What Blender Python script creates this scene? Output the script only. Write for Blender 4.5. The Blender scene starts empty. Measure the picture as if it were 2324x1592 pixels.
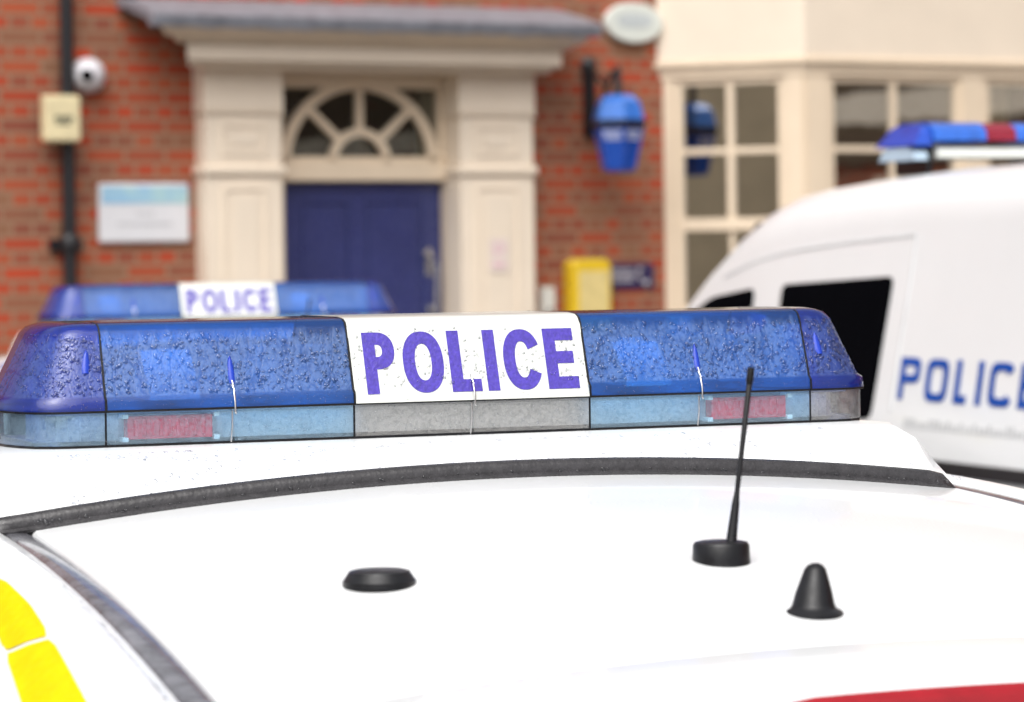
import bpy, math, random
from mathutils import Vector, Matrix
random.seed(7)
R = math.radians
S = bpy.context.scene

# ------------------------------------------------------------------ camera
CH = 1.82                                   # camera height above the tarmac
FPX, CX, HY, ROLL = 7101.0, 1162.0, 579.0, 0.014
cam_d = bpy.data.cameras.new("camera")
cam_d.lens, cam_d.sensor_width, cam_d.shift_y = 110.0, 36.0, -(796 - HY) / 2324.0
cam_d.clip_start, cam_d.clip_end = 0.05, 600
cam_d.dof.use_dof, cam_d.dof.focus_distance, cam_d.dof.aperture_fstop = True, 4.12, 5.3
cam_d.dof.aperture_blades = 8
cam = bpy.data.objects.new("camera", cam_d)
S.collection.objects.link(cam)
S.camera = cam
_r = Vector((1, 0, -ROLL)).normalized(); _u = Vector((ROLL, 0, 1)).normalized()
M = Matrix((_r, _u, _r.cross(_u))).transposed().to_4x4()
M.translation = (0, 0, CH)
cam.matrix_world = M

# ------------------------------------------------------------------ world: bright overcast drizzle
W = bpy.data.worlds.new("World"); S.world = W; W.use_nodes = True
nt = W.node_tree; nt.nodes.clear()
sky = nt.nodes.new("ShaderNodeTexSky"); sky.sky_type = 'NISHITA'; sky.sun_disc = False
SUN_EL, SUN_AZ = R(55), R(193)
sky.sun_elevation = SUN_EL; sky.sun_rotation = SUN_AZ
sky.air_density = 1.0; sky.dust_density = 6.0; sky.ozone_density = 1.0
hs = nt.nodes.new("ShaderNodeHueSaturation"); hs.inputs['Saturation'].default_value = 0.12
bg = nt.nodes.new("ShaderNodeBackground"); bg.inputs[1].default_value = 0.15
wo = nt.nodes.new("ShaderNodeOutputWorld")
nt.links.new(sky.outputs[0], hs.inputs['Color']); nt.links.new(hs.outputs[0], bg.inputs[0]); nt.links.new(bg.outputs[0], wo.inputs[0])
sd = bpy.data.lights.new("sun", 'SUN'); sd.energy = 1.1; sd.angle = R(70); sd.color = (1, 0.96, 0.9)
sun = bpy.data.objects.new("sun", sd); S.collection.objects.link(sun)
_d = Vector((math.sin(SUN_AZ) * math.cos(SUN_EL), math.cos(SUN_AZ) * math.cos(SUN_EL), math.sin(SUN_EL)))
sun.rotation_euler = _d.to_track_quat('Z', 'Y').to_euler()
S.view_settings.view_transform = 'Standard'; S.view_settings.look = 'None'
S.view_settings.exposure = 0.46; S.view_settings.gamma = 1.0
S.render.engine = 'CYCLES'
S.cycles.use_denoising = True
S.cycles.max_bounces = 10; S.cycles.transparent_max_bounces = 16
S.cycles.caustics_refractive = False; S.cycles.caustics_reflective = False
S.cycles.sample_clamp_indirect = 6.0

# ------------------------------------------------------------------ materials
def srgb(r, g, b):
    f = lambda c: (c / 12.92 if c <= .04045 else ((c + .055) / 1.055) ** 2.4)
    return (f(r / 255), f(g / 255), f(b / 255), 1)

class NT:
    def __init__(s, name):
        s.m = bpy.data.materials.new(name); s.m.use_nodes = True; s.t = s.m.node_tree
        s.b = s.t.nodes['Principled BSDF']; s.o = s.t.nodes['Material Output']
    def n(s, kind, **kw):
        nd = s.t.nodes.new("ShaderNode" + kind)
        for k, v in kw.items():
            if k in nd.inputs: nd.inputs[k].default_value = v
            else: setattr(nd, k, v)
        return nd
    def l(s, a, b): s.t.links.new(a, b)
    def coord(s, scale=(1, 1, 1)):
        c = s.n("TexCoord"); mp = s.n("Mapping"); mp.inputs['Scale'].default_value = scale
        s.l(c.outputs['Object'], mp.inputs[0]); return mp.outputs[0]
    def noise(s, vec, scale, detail=4, rough=.55):
        nd = s.n("TexNoise", Scale=scale, Detail=detail, Roughness=rough); s.l(vec, nd.inputs['Vector']); return nd.outputs[0]
    def ramp(s, fac, stops):
        nd = s.n("ValToRGB"); r = nd.color_ramp
        while len(r.elements) < len(stops): r.elements.new(0.5)
        for e, (p, c) in zip(r.elements, stops):
            e.position = p; e.color = c if len(c) == 4 else (*c, 1)
        s.l(fac, nd.inputs[0]); return nd.outputs[0]
    def bump(s, h, strength, dist=.001):
        nd = s.n("Bump", Strength=strength, Distance=dist); s.l(h, nd.inputs['Height']); return nd.outputs[0]
    def mix(s, fac, a, b):
        nd = s.n("Mix", data_type='RGBA')
        if hasattr(fac, 'links'): s.l(fac, nd.inputs[0])
        else: nd.inputs[0].default_value = fac
        for v, i in ((a, 6), (b, 7)):
            if hasattr(v, 'links'): s.l(v, nd.inputs[i])
            else: nd.inputs[i].default_value = v
        return nd.outputs[2]

def basic(name, col, rough=.5, metal=0.0, spec=.5, var=.12, vs=9.0, bump=0.0, bs=300, coat=0.0):
    """plain painted / plastic surface: slight tone variation, slight roughness variation, optional fine bump"""
    k = NT(name); v = k.coord()
    nz = k.noise(v, vs, 5)
    d = tuple(c * (1 - var) for c in col[:3]); e = tuple(min(1, c * (1 + var * .6)) for c in col[:3])
    k.l(k.ramp(nz, [(.3, d), (.7, e)]), k.b.inputs['Base Color'])
    k.l(k.ramp(k.noise(v, vs * 3.1, 3), [(.3, (rough * .8,) * 3), (.7, (min(1, rough * 1.2),) * 3)]), k.b.inputs['Roughness'])
    k.b.inputs['Metallic'].default_value = metal
    k.b.inputs['Specular IOR Level'].default_value = spec
    k.b.inputs['Coat Weight'].default_value = coat
    if bump: k.l(k.bump(k.noise(v, bs, 3), bump), k.b.inputs['Normal'])
    return k.m

# paint of the vehicles, beaded with rain
def wet_paint(name, col, drop=1.0, var=.02):
    k = NT(name); v = k.coord()
    k.l(k.ramp(k.noise(v, 2.5, 3), [(.35, tuple(c * (1 - var) for c in col[:3])), (.65, col)]), k.b.inputs['Base Color'])
    k.b.inputs['Roughness'].default_value = .28
    k.b.inputs['Coat Weight'].default_value = .5; k.b.inputs['Coat Roughness'].default_value = .06
    vo = k.n("TexVoronoi", feature='SMOOTH_F1', Scale=150, Smoothness=.4); k.l(v, vo.inputs['Vector'])
    r1 = k.ramp(vo.outputs['Distance'], [(.1, (1, 1, 1)), (.42, (0, 0, 0))])
    msk = k.ramp(k.noise(v, 26, 3), [(.46, (0, 0, 0)), (.6, (1, 1, 1))])
    mm = k.n("Math", operation='MULTIPLY'); k.l(r1, mm.inputs[0]); k.l(msk, mm.inputs[1])
    k.l(k.bump(mm.outputs[0], .5 * drop, .0012), k.b.inputs['Normal'])
    return k.m

def lens(name, tint, body, scatter, body_f, film_f, runs=True):
    """tinted clear plastic of the lightbar: see-through tint, some body colour, and a patchy film of fine water"""
    k = NT(name); v = k.coord()
    k.b.inputs['Base Color'].default_value = body
    k.b.inputs['Roughness'].default_value = .12
    k.b.inputs['Specular IOR Level'].default_value = .5
    # runnels, ragged wet patches and fine beading; the moulded lip and the rounded top shed the water
    vs_ = k.coord((1, .25, .22))
    wn = k.n("TexNoise", Scale=14, Detail=3); k.l(v, wn.inputs['Vector'])
    ad = k.n("VectorMath", operation='MULTIPLY_ADD'); k.l(wn.outputs['Color'], ad.inputs[0])
    ad.inputs[1].default_value = (.035, .035, .035); k.l(vs_, ad.inputs[2])
    vo = k.n("TexVoronoi", feature='DISTANCE_TO_EDGE', Scale=38); k.l(ad.outputs[0], vo.inputs['Vector'])
    cells = k.ramp(vo.outputs['Distance'], [(.015, (.45, .45, .45)), (.04, (1, 1, 1))])
    fine = k.ramp(k.noise(v, 170, 3, .62), [(.36, (.35, .35, .35)), (.54, (1, 1, 1))])
    film = fine
    if runs:
        zone = k.ramp(k.noise(vs_, 24, 4, .6), [(.30, (.25, .25, .25)), (.38, (1, 1, 1))])
        sp = k.n("SeparateXYZ"); k.l(v, sp.inputs[0])
        zn = k.n("Math", operation='MULTIPLY_ADD'); k.l(k.noise(vs_, 60, 3), zn.inputs[0]); zn.inputs[1].default_value = .045; k.l(sp.outputs['Z'], zn.inputs[2])
        mr = k.n("MapRange"); k.l(zn.outputs[0], mr.inputs[0]); mr.inputs[1].default_value = 1.728 + .0225; mr.inputs[2].default_value = 1.716 + .0225
        ml = k.n("MapRange"); k.l(sp.outputs['Z'], ml.inputs[0]); ml.inputs[1].default_value = 1.6445; ml.inputs[2].default_value = 1.6475
        for other in (cells, zone, mr.outputs[0], ml.outputs[0]):
            m1 = k.n("Math", operation='MULTIPLY'); k.l(film, m1.inputs[0]); k.l(other, m1.inputs[1]); film = m1.outputs[0]
    k.l(k.bump(k.mix(.35, film, k.noise(v, 420, 2)), .42, .001), k.b.inputs['Normal'])
    tr = k.n("BsdfTransparent", Color=tint)
    tl = k.n("BsdfTranslucent", Color=tuple(min(1, c * 1.1 + .02) for c in tint[:3]) + (1,))
    bt = k.n("MixShader"); bt.inputs[0].default_value = .45; k.l(k.b.outputs[0], bt.inputs[1]); k.l(tl.outputs[0], bt.inputs[2])
    mx = k.n("MixShader"); mx.inputs[0].default_value = body_f
    k.l(tr.outputs[0], mx.inputs[1]); k.l(bt.outputs[0], mx.inputs[2])
    df = k.n("BsdfDiffuse", Color=scatter)
    m3 = k.n("Math", operation='MULTIPLY'); k.l(film, m3.inputs[0]); m3.inputs[1].default_value = film_f
    mx2 = k.n("MixShader"); k.l(m3.outputs[0], mx2.inputs[0]); k.l(mx.outputs[0], mx2.inputs[1]); k.l(df.outputs[0], mx2.inputs[2])
    gl = k.n("BsdfGlossy", Roughness=.06)
    k.l(k.b.inputs['Normal'].links[0].from_socket, gl.inputs['Normal'])
    fr = k.n("Fresnel", IOR=1.5)
    mx3 = k.n("MixShader"); k.l(fr.outputs[0], mx3.inputs[0]); k.l(mx2.outputs[0], mx3.inputs[1]); k.l(gl.outputs[0], mx3.inputs[2])
    k.l(mx3.outputs[0], k.o.inputs[0])
    return k.m

def glass(name, fac=.35, tint=(.75, .78, .75, 1), rough=.015):
    k = NT(name)
    tr = k.n("BsdfTransparent", Color=tint); gl = k.n("BsdfGlossy", Roughness=rough)
    k.l(k.bump(k.noise(k.coord(), 3.0, 2), .05, .01), gl.inputs['Normal'])
    mx = k.n("MixShader"); mx.inputs[0].default_value = fac
    k.l(tr.outputs[0], mx.inputs[1]); k.l(gl.outputs[0], mx.inputs[2]); k.l(mx.outputs[0], k.o.inputs[0])
    return k.m

def brick_mat(name, c1, c2, mortar, bw=.225, bh=.075, ms=.007):
    k = NT(name); c = k.n("TexCoord"); sp = k.n("SeparateXYZ"); cb = k.n("CombineXYZ")
    k.l(c.outputs['Object'], sp.inputs[0]); k.l(sp.outputs['X'], cb.inputs['X']); k.l(sp.outputs['Z'], cb.inputs['Y'])
    br = k.n("TexBrick", offset=.5, squash=.5, squash_frequency=2)
    k.l(cb.outputs[0], br.inputs['Vector'])
    for n_, v_ in (('Scale', 1), ('Mortar Size', ms), ('Mortar Smooth', .3), ('Bias', .0), ('Brick Width', bw), ('Row Height', bh)):
        br.inputs[n_].default_value = v_
    br.inputs['Color1'].default_value = (0, 0, 0, 1); br.inputs['Color2'].default_value = (1, 1, 1, 1); br.inputs['Mortar'].default_value = (.5, .5, .5, 1)
    col = k.ramp(br.outputs['Color'], [(0, c1[0]), (.25, c1[1]), (.5, c2[0]), (.75, c2[1]), (1, c1[2])])
    nz = k.ramp(k.noise(cb.outputs[0], 2.1, 4), [(.3, (.78, .78, .78)), (.7, (1.12, 1.1, 1.05))])
    mul = k.n("Mix", data_type='RGBA', blend_type='MULTIPLY'); mul.inputs[0].default_value = .7
    k.l(col, mul.inputs[6]); k.l(nz, mul.inputs[7])
    out = k.mix(br.outputs['Fac'], mul.outputs[2], mortar)
    k.l(out, k.b.inputs['Base Color']); k.b.inputs['Roughness'].default_value = .85
    k.l(k.bump(k.mix(.4, br.outputs['Fac'], k.noise(cb.outputs[0], 90, 4)), -.5, .006), k.b.inputs['Normal'])
    return k.m

BRICK = brick_mat("red_brick", [(.44, .050, .014), (.34, .052, .020), (.25, .115, .062)], [(.38, .075, .028), (.24, .060, .034)], (.27, .15, .09, 1), ms=.0125)
CREAM = basic("cream_paint", (.81, .70, .57), .45, var=.05, vs=3, bump=.05, bs=60)
CREAM2 = basic("cream_joinery", (.77, .635, .48), .4, var=.05, vs=4)
LEAD = basic("lead_sheet", (.26, .27, .31), .45, metal=.15, var=.3, vs=14, bump=.3, bs=24)
NAVY = basic("navy_door_paint", (.034, .042, .15), .3, var=.12, vs=5, spec=.5)
BLACKP = basic("black_painted_iron", (.012, .012, .015), .35, var=.3, vs=20)
CHROME = basic("brushed_steel", (.65, .65, .66), .22, metal=1, var=.1)
WHITE = wet_paint("white_car_paint", (.86, .87, .88))
VWHITE = wet_paint("white_van_paint", (.80, .81, .82), .3)
RUBBER = basic("wet_rubber", (.036, .034, .037), .26, var=.3, vs=60, bump=1.0, bs=130)
PLAST = basic("black_plastic", (.007, .007, .009), .34, var=.3, vs=60, bump=.15, bs=300, spec=.35)
DITCH = basic("grey_roof_moulding", (.15, .15, .17), .2, var=.5, vs=26, bump=.6, bs=80, coat=.4)
DARKGLASS = basic("tinted_glass", (.003, .003, .004), .4, var=.1, spec=.0)
TYRE = basic("tyre_rubber", (.02, .02, .02), .8, bump=.3, bs=90)
YELLOW = basic("yellow_retroreflective", (.62, .51, .0), .6, var=.10, vs=40, bump=.35, bs=160, spec=.1)
BLUEV = basic("blue_retroreflective", (.02, .09, .42), .35, var=.1)
REDL = basic("red_lamp_lens", (.30, .005, .012), .2, var=.15, vs=30, bump=.15, bs=160)
BLUE_LENS = lens("blue_lens", (.12, .46, 1.0, 1), (.005, .085, .44, 1), (.19, .31, .60, 1), .42, .29)
BLUE_END = lens("deep_blue_lens", (.02, .14, .80, 1), (.002, .030, .34, 1), (.15, .24, .55, 1), .62, .20)
CLEAR_LENS = lens("clear_lens", (.90, .90, .89, 1), (.38, .37, .36, 1), (.66, .64, .62, 1), .12, .20, False)
CLEAR_BLUE_LIGHT = lens("clear_lens_blue_light_tint", (.68, .86, .97, 1), (.16, .36, .56, 1), (.48, .66, .82, 1), .14, .18, False)  # clear plastic; blue light from the lens above is put into its tint
RED_IN = basic("red_lamp_filter", (.80, .02, .05), .3, var=.25, vs=60, bump=.3, bs=160)
SIGNW = wet_paint("white_sign_plastic", (.66, .675, .635), .3)
VIOLET = basic("violet_sign_vinyl", (.062, .036, .37), .2, var=.3, vs=200, bump=.9, bs=210, coat=.5)
SLOT = basic("blue_plastic_slot", (.01, .045, .42), .2)
GREYDECK = basic("grey_lightbar_deck", (.52, .53, .55), .4, var=.2, vs=40)
REFLECTOR = basic("lamp_reflector", (.88, .93, .95), .3, var=.15, vs=90, bump=.5, bs=120)
VBLUE = basic("blue_van_lettering", (.006, .068, .36), .5, spec=.2)
GREYTXT = basic("grey_small_lettering", (.50, .51, .52), .5)
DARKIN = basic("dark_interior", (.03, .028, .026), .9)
SHUT = basic("panel_gap_shadow", (.64, .65, .66), .6)

WATER = NT("rain_water")
_lw = WATER.n("LayerWeight", Blend=.35)
_tc = WATER.ramp(_lw.outputs['Facing'], [(.15, (.97, .98, 1)), (.7, (.62, .68, .80))])
_tr = WATER.n("BsdfTransparent"); WATER.l(_tc, _tr.inputs['Color'])
_gl = WATER.n("BsdfGlossy", Roughness=.03); _fr = WATER.n("Fresnel", IOR=1.45); _mx = WATER.n("MixShader")
WATER.l(_fr.outputs[0], _mx.inputs[0]); WATER.l(_tr.outputs[0], _mx.inputs[1]); WATER.l(_gl.outputs[0], _mx.inputs[2]); WATER.l(_mx.outputs[0], WATER.o.inputs[0])
WATER = WATER.m

# ------------------------------------------------------------------ mesh helpers
class MB:
    def __init__(s): s.v, s.f = [], []
    def add(s, vs, fs):
        o = len(s.v); s.v += [tuple(p) for p in vs]; s.f += [tuple(i + o for i in f) for f in fs]; return s
    def box(s, x0, x1, y0, y1, z0, z1):
        vs = [(x, y, z) for z in (z0, z1) for y in (y0, y1) for x in (x0, x1)]
        return s.add(vs, [(0, 2, 3, 1), (4, 5, 7, 6), (0, 1, 5, 4), (2, 6, 7, 3), (0, 4, 6, 2), (1, 3, 7, 5)])
    def grid(s, rows, close_u=False, close_v=False):
        n, m = len(rows), len(rows[0]); vs = [p for r in rows for p in r]; fs = []
        for i in range(n if close_v else n - 1):
            for j in range(m if close_u else m - 1):
                a, b = i * m + j, i * m + (j + 1) % m
                c, d = ((i + 1) % n) * m + (j + 1) % m, ((i + 1) % n) * m + j
                fs.append((a, b, c, d))
        return s.add(vs, fs)
    def lathe(s, prof, c=(0, 0, 0), axis='z', seg=28):
        rows = []
        for r, h in prof:
            row = []
            for i in range(seg):
                a = 2 * math.pi * i / seg; p = (r * math.cos(a), r * math.sin(a), h)
                if axis == 'y': p = (p[0], p[2], p[1])
                if axis == 'x': p = (p[2], p[0], p[1])
                row.append((p[0] + c[0], p[1] + c[1], p[2] + c[2]))
            rows.append(row)
        return s.grid(rows, close_u=True)
    def tube(s, pts, rad, seg=10, caps=True):
        pts = [Vector(p) for p in pts]; rads = rad if isinstance(rad, (list, tuple)) else [rad] * len(pts); rows = []
        for i, p in enumerate(pts):
            t = (pts[min(i + 1, len(pts) - 1)] - pts[max(i - 1, 0)]).normalized()
            a = t.cross(Vector((0, 0, 1)) if abs(t.z) < .9 else Vector((1, 0, 0))).normalized(); b = t.cross(a)
            rows.append([p + (a * math.cos(2 * math.pi * k / seg) + b * math.sin(2 * math.pi * k / seg)) * rads[i] for k in range(seg)])
        o = len(s.v); s.grid(rows, close_u=True)
        if caps: s.f += [tuple(o + k for k in range(seg)), tuple(o + (len(rows) - 1) * seg + k for k in reversed(range(seg)))]
        return s
    def prism(s, poly, f0, f1):
        """poly: 2-D outline, f0 / f1 map (a,b) to the two faces"""
        n = len(poly); vs = [f0(*p) for p in poly] + [f1(*p) for p in poly]
        return s.add(vs, [tuple(range(n)), tuple(reversed(range(n, 2 * n)))] + [(i, n + i, n + (i + 1) % n, (i + 1) % n) for i in range(n)])
    def build(s, name, mat, parent=None, smooth=False, bevel=0, auto=35, seg=2):
        me = bpy.data.meshes.new(name); me.from_pydata(s.v, [], s.f); me.update()
        import bmesh
        bm = bmesh.new(); bm.from_mesh(me); bmesh.ops.recalc_face_normals(bm, faces=bm.faces); bm.to_mesh(me); bm.free()
        me.materials.append(mat)
        if smooth:
            me.polygons.foreach_set('use_smooth', [True] * len(me.polygons)); me.set_sharp_from_angle(angle=R(auto))
        o = bpy.data.objects.new(name, me); S.collection.objects.link(o); o.parent = parent
        if bevel:
            b = o.modifiers.new("bevel", 'BEVEL'); b.width = bevel; b.segments = seg; b.limit_method = 'ANGLE'; b.angle_limit = R(40)
        return o

def tag(o, label=None, cat=None, group=None, kind=None):
    for k_, v_ in (("label", label), ("category", cat), ("group", group), ("kind", kind)):
        if v_: o[k_] = v_
    return o

def empty(name, loc=(0, 0, 0), rz=0, parent=None):
    o = bpy.data.objects.new(name, None); S.collection.objects.link(o)
    o.location = loc; o.rotation_euler = (0, 0, rz); o.parent = parent; o.empty_display_size = .1
    return o

def copy_tree(o, parent=None):
    c = o.copy(); S.collection.objects.link(c); c.parent = parent
    for ch in list(o.children):
        if ch.get("kind") != "stuff": copy_tree(ch, c)
    return c

# ---- lettering drawn as outlines
def sup(cx, cy, rx, ry, a0, a1, n=2.0, k=26):
    out = []
    for i in range(k + 1):
        a = a0 + (a1 - a0) * i / k; c, s_ = math.cos(a), math.sin(a)
        out.append((cx + rx * math.copysign(abs(c) ** (2 / n), c), cy + ry * math.copysign(abs(s_) ** (2 / n), s_)))
    return out
def glyph(ch, w, h, s, sh, n=2.2):
    P_ = math.pi
    if ch == 'P':
        b0 = h * .40; r = min(w * .55, w - s); cy = (b0 + h) / 2; ry = (h - b0) / 2
        return [[(0, 0), (s, 0), (s, b0)] + sup(w - r, cy, r, ry, -P_ / 2, P_ / 2, n) + [(0, h)],
                [(s, b0 + sh)] + sup(w - r, cy, r - s, ry - sh, -P_ / 2, P_ / 2, n) + [(s, h - sh)]]
    if ch == 'O':
        return [sup(w / 2, h / 2, w / 2, h / 2, 0, 2 * P_, n, 48)[:-1], sup(w / 2, h / 2, w / 2 - s, h / 2 - sh, 0, 2 * P_, n, 48)[:-1]]
    if ch == 'L': return [[(0, 0), (w, 0), (w, sh), (s, sh), (s, h), (0, h)]]
    if ch == 'I': return [[(0, 0), (w, 0), (w, h), (0, h)]]
    if ch == 'C':
        a = R(26)
        o_ = sup(w / 2, h / 2, w / 2, h / 2, a, 2 * P_ - a, n, 44); i_ = sup(w / 2, h / 2, w / 2 - s, h / 2 - sh, a * 1.15, 2 * P_ - a * 1.15, n, 44)
        return [o_ + i_[::-1]]
    if ch == 'E':
        m = h * .52
        return [[(0, 0), (w, 0), (w, sh), (s, sh), (s, m - sh / 2), (w * .92, m - sh / 2), (w * .92, m + sh / 2), (s, m + sh / 2), (s, h - sh), (w * .97, h - sh), (w * .97, h), (0, h)]]
    if ch == '-': return [[(0, 0), (w, 0), (w, h), (0, h)]]

def outlines_mesh(name, loops, fmap, mat, parent, thick=.0006):
    """fill 2-D outlines (holes by nesting), give thickness, map (x, y, depth) into place"""
    cu = bpy.data.curves.new(name, 'CURVE'); cu.dimensions = '2D'; cu.fill_mode = 'BOTH'; cu.extrude = .5
    for lp in loops:
        sp = cu.splines.new('POLY'); sp.points.add(len(lp) - 1); sp.use_cyclic_u = True
        for p, q in zip(sp.points, lp): p.co = (q[0], q[1], 0, 1)
    ob = bpy.data.objects.new(name, cu); S.collection.objects.link(ob)
    dg = bpy.context.evaluated_depsgraph_get(); dg.update()
    me = bpy.data.meshes.new_from_object(ob.evaluated_get(dg)); me.name = name
    bpy.data.objects.remove(ob)
    for v in me.vertices: v.co = fmap(v.co.x, v.co.y, (v.co.z + .5) * thick)
    me.materials.clear(); me.materials.append(mat)
    o = bpy.data.objects.new(name, me); S.collection.objects.link(o); o.parent = parent
    return o

def word(text, widths, h, s, sh, n, gap):
    loops = []; x = 0
    for ch, w, g in zip(text, widths, gap):
        for lp in glyph(ch, w, h, min(s, w), sh, n): loops.append([(px + x, py) for px, py in lp])
        x += w + g
    return loops

# pixel rays of the reference measurements (2324 px wide)
def ray(px, py):
    x, y = px - CX, HY - py
    return (x + ROLL * y) / FPX, (y - ROLL * x) / FPX       # X/Y and (Z-CH)/Y

# ================================================================== POLICE CAR
TH = R(20.8); CT, ST = math.cos(TH), math.sin(TH)
def De(lat, t):                                   # drop of the roof skin below camera height
    return .283 + .04 * t + .085 * t * t + .041 * (lat / .635) ** 2
def ztop(lat, t): return CH - De(lat, t)
def frange(a, b, n): return [a + (b - a) * i / n for i in range(n + 1)]

def edge(t):                                      # roof edge (cant rail line) along the car: lat, z
    if t < -.6:
        f = min(1, (-.6 - t) / .72); z = ztop(.635, -.6) * (1 - f) + .98 * f
        z += .035 * math.sin(math.pi * f)
    elif t > 1.02:
        f = min(1, (t - 1.02) / .55); z = ztop(.635, 1.02) * (1 - f) + .98 * f + .03 * math.sin(math.pi * f)
    else: z = ztop(.635, t)
    top = ztop(.635, min(max(t, -.6), 1.02))
    return .635 + .21 * (top - z), z

# ---- lightbar geometry (car-local: x right, y forward)
YC, HB = .312, .15
LV = [(0, 0), (.001, .014), (.0065, .019), (.034, .098), (.040, .1065), (.050, .1108)]
ZB = 1.628
def hw(a):
    a = abs(a)
    pts = [(0, .15), (.545, .15), (.570, .145), (.592, .130), (.607, .100), (.617, .060), (.622, .0)]
    for (a0, h0), (a1, h1) in zip(pts, pts[1:]):
        if a <= a1: return h0 + (h1 - h0) * (a - a0) / (a1 - a0)
    return 0
def bpt(a, i, z, q=None, side=-1):
    s_ = math.copysign(1, a); b = abs(a)
    a2 = a if b <= .5 else s_ * (.5 + (b - .5) * (1 - .43 * i / .036))
    qq = side * (HB - i) / HB if q is None else q
    return (a2, YC + hw(a) * qq, ZB + z)
SLV = [(0, 0), (.0012, .003), (.0335, .098), (.040, .1065), (.050, .1108)]
def bar_profile(extra=0.0, LV=LV):
    P_ = [(i - extra, z, None, -1) for i, z in LV] + [(.052, .1122 + extra, q, 0) for q in (-.5, -.25, 0, .25, .5)]
    return P_ + [(i - extra, z, None, 1) for i, z in reversed(LV)]
def lens_piece(a_list, extra=0.0, lv=LV):
    m = MB(); rows = []
    for a in a_list:
        rows.append([bpt(a, i, z, q, sd) if q is None else bpt(a, i, z, q * 1.0) for i, z, q, sd in bar_profile(extra, lv)])
    return m.grid(rows)
def clear_piece(a_list, side=-1):
    m = MB(); m.grid([[bpt(a, .006, -.046, None, side), bpt(a, .0035, -.040, None, side), bpt(a, .0035, -.0015, None, side)] for a in a_list])
    return m
ENDA = [.5015, .53, .545, .558, .57, .582, .592, .6, .607, .612, .617, .620, .622]

def dome(m, c, e1, e2, n_, r, asp=1.0, hgt=.45, seg=9):
    ph = random.random() * 6.28; w = [1 + .22 * math.sin(2 * math.pi * k / seg * 2 + ph) + random.uniform(-.12, .12) for k in range(seg)]
    vs = []
    for fr, hh in ((1.0, 0), (.82, .55), (.45, .9)):
        for k in range(seg):
            a = 2 * math.pi * k / seg; x = r * fr * w[k] * math.cos(a); y = r * fr * w[k] * math.sin(a) * asp
            vs.append(c + e1 * x + e2 * y + n_ * (r * hgt * hh))
    vs.append(c + n_ * (r * hgt) - e2 * (r * .12)); fs = []
    for j in range(2):
        for k in range(seg): fs.append((j * seg + k, j * seg + (k + 1) % seg, (j + 1) * seg + (k + 1) % seg, (j + 1) * seg + k))
    for k in range(seg): fs.append((2 * seg + k, 2 * seg + (k + 1) % seg, 3 * seg))
    m.add(vs, fs)

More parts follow.
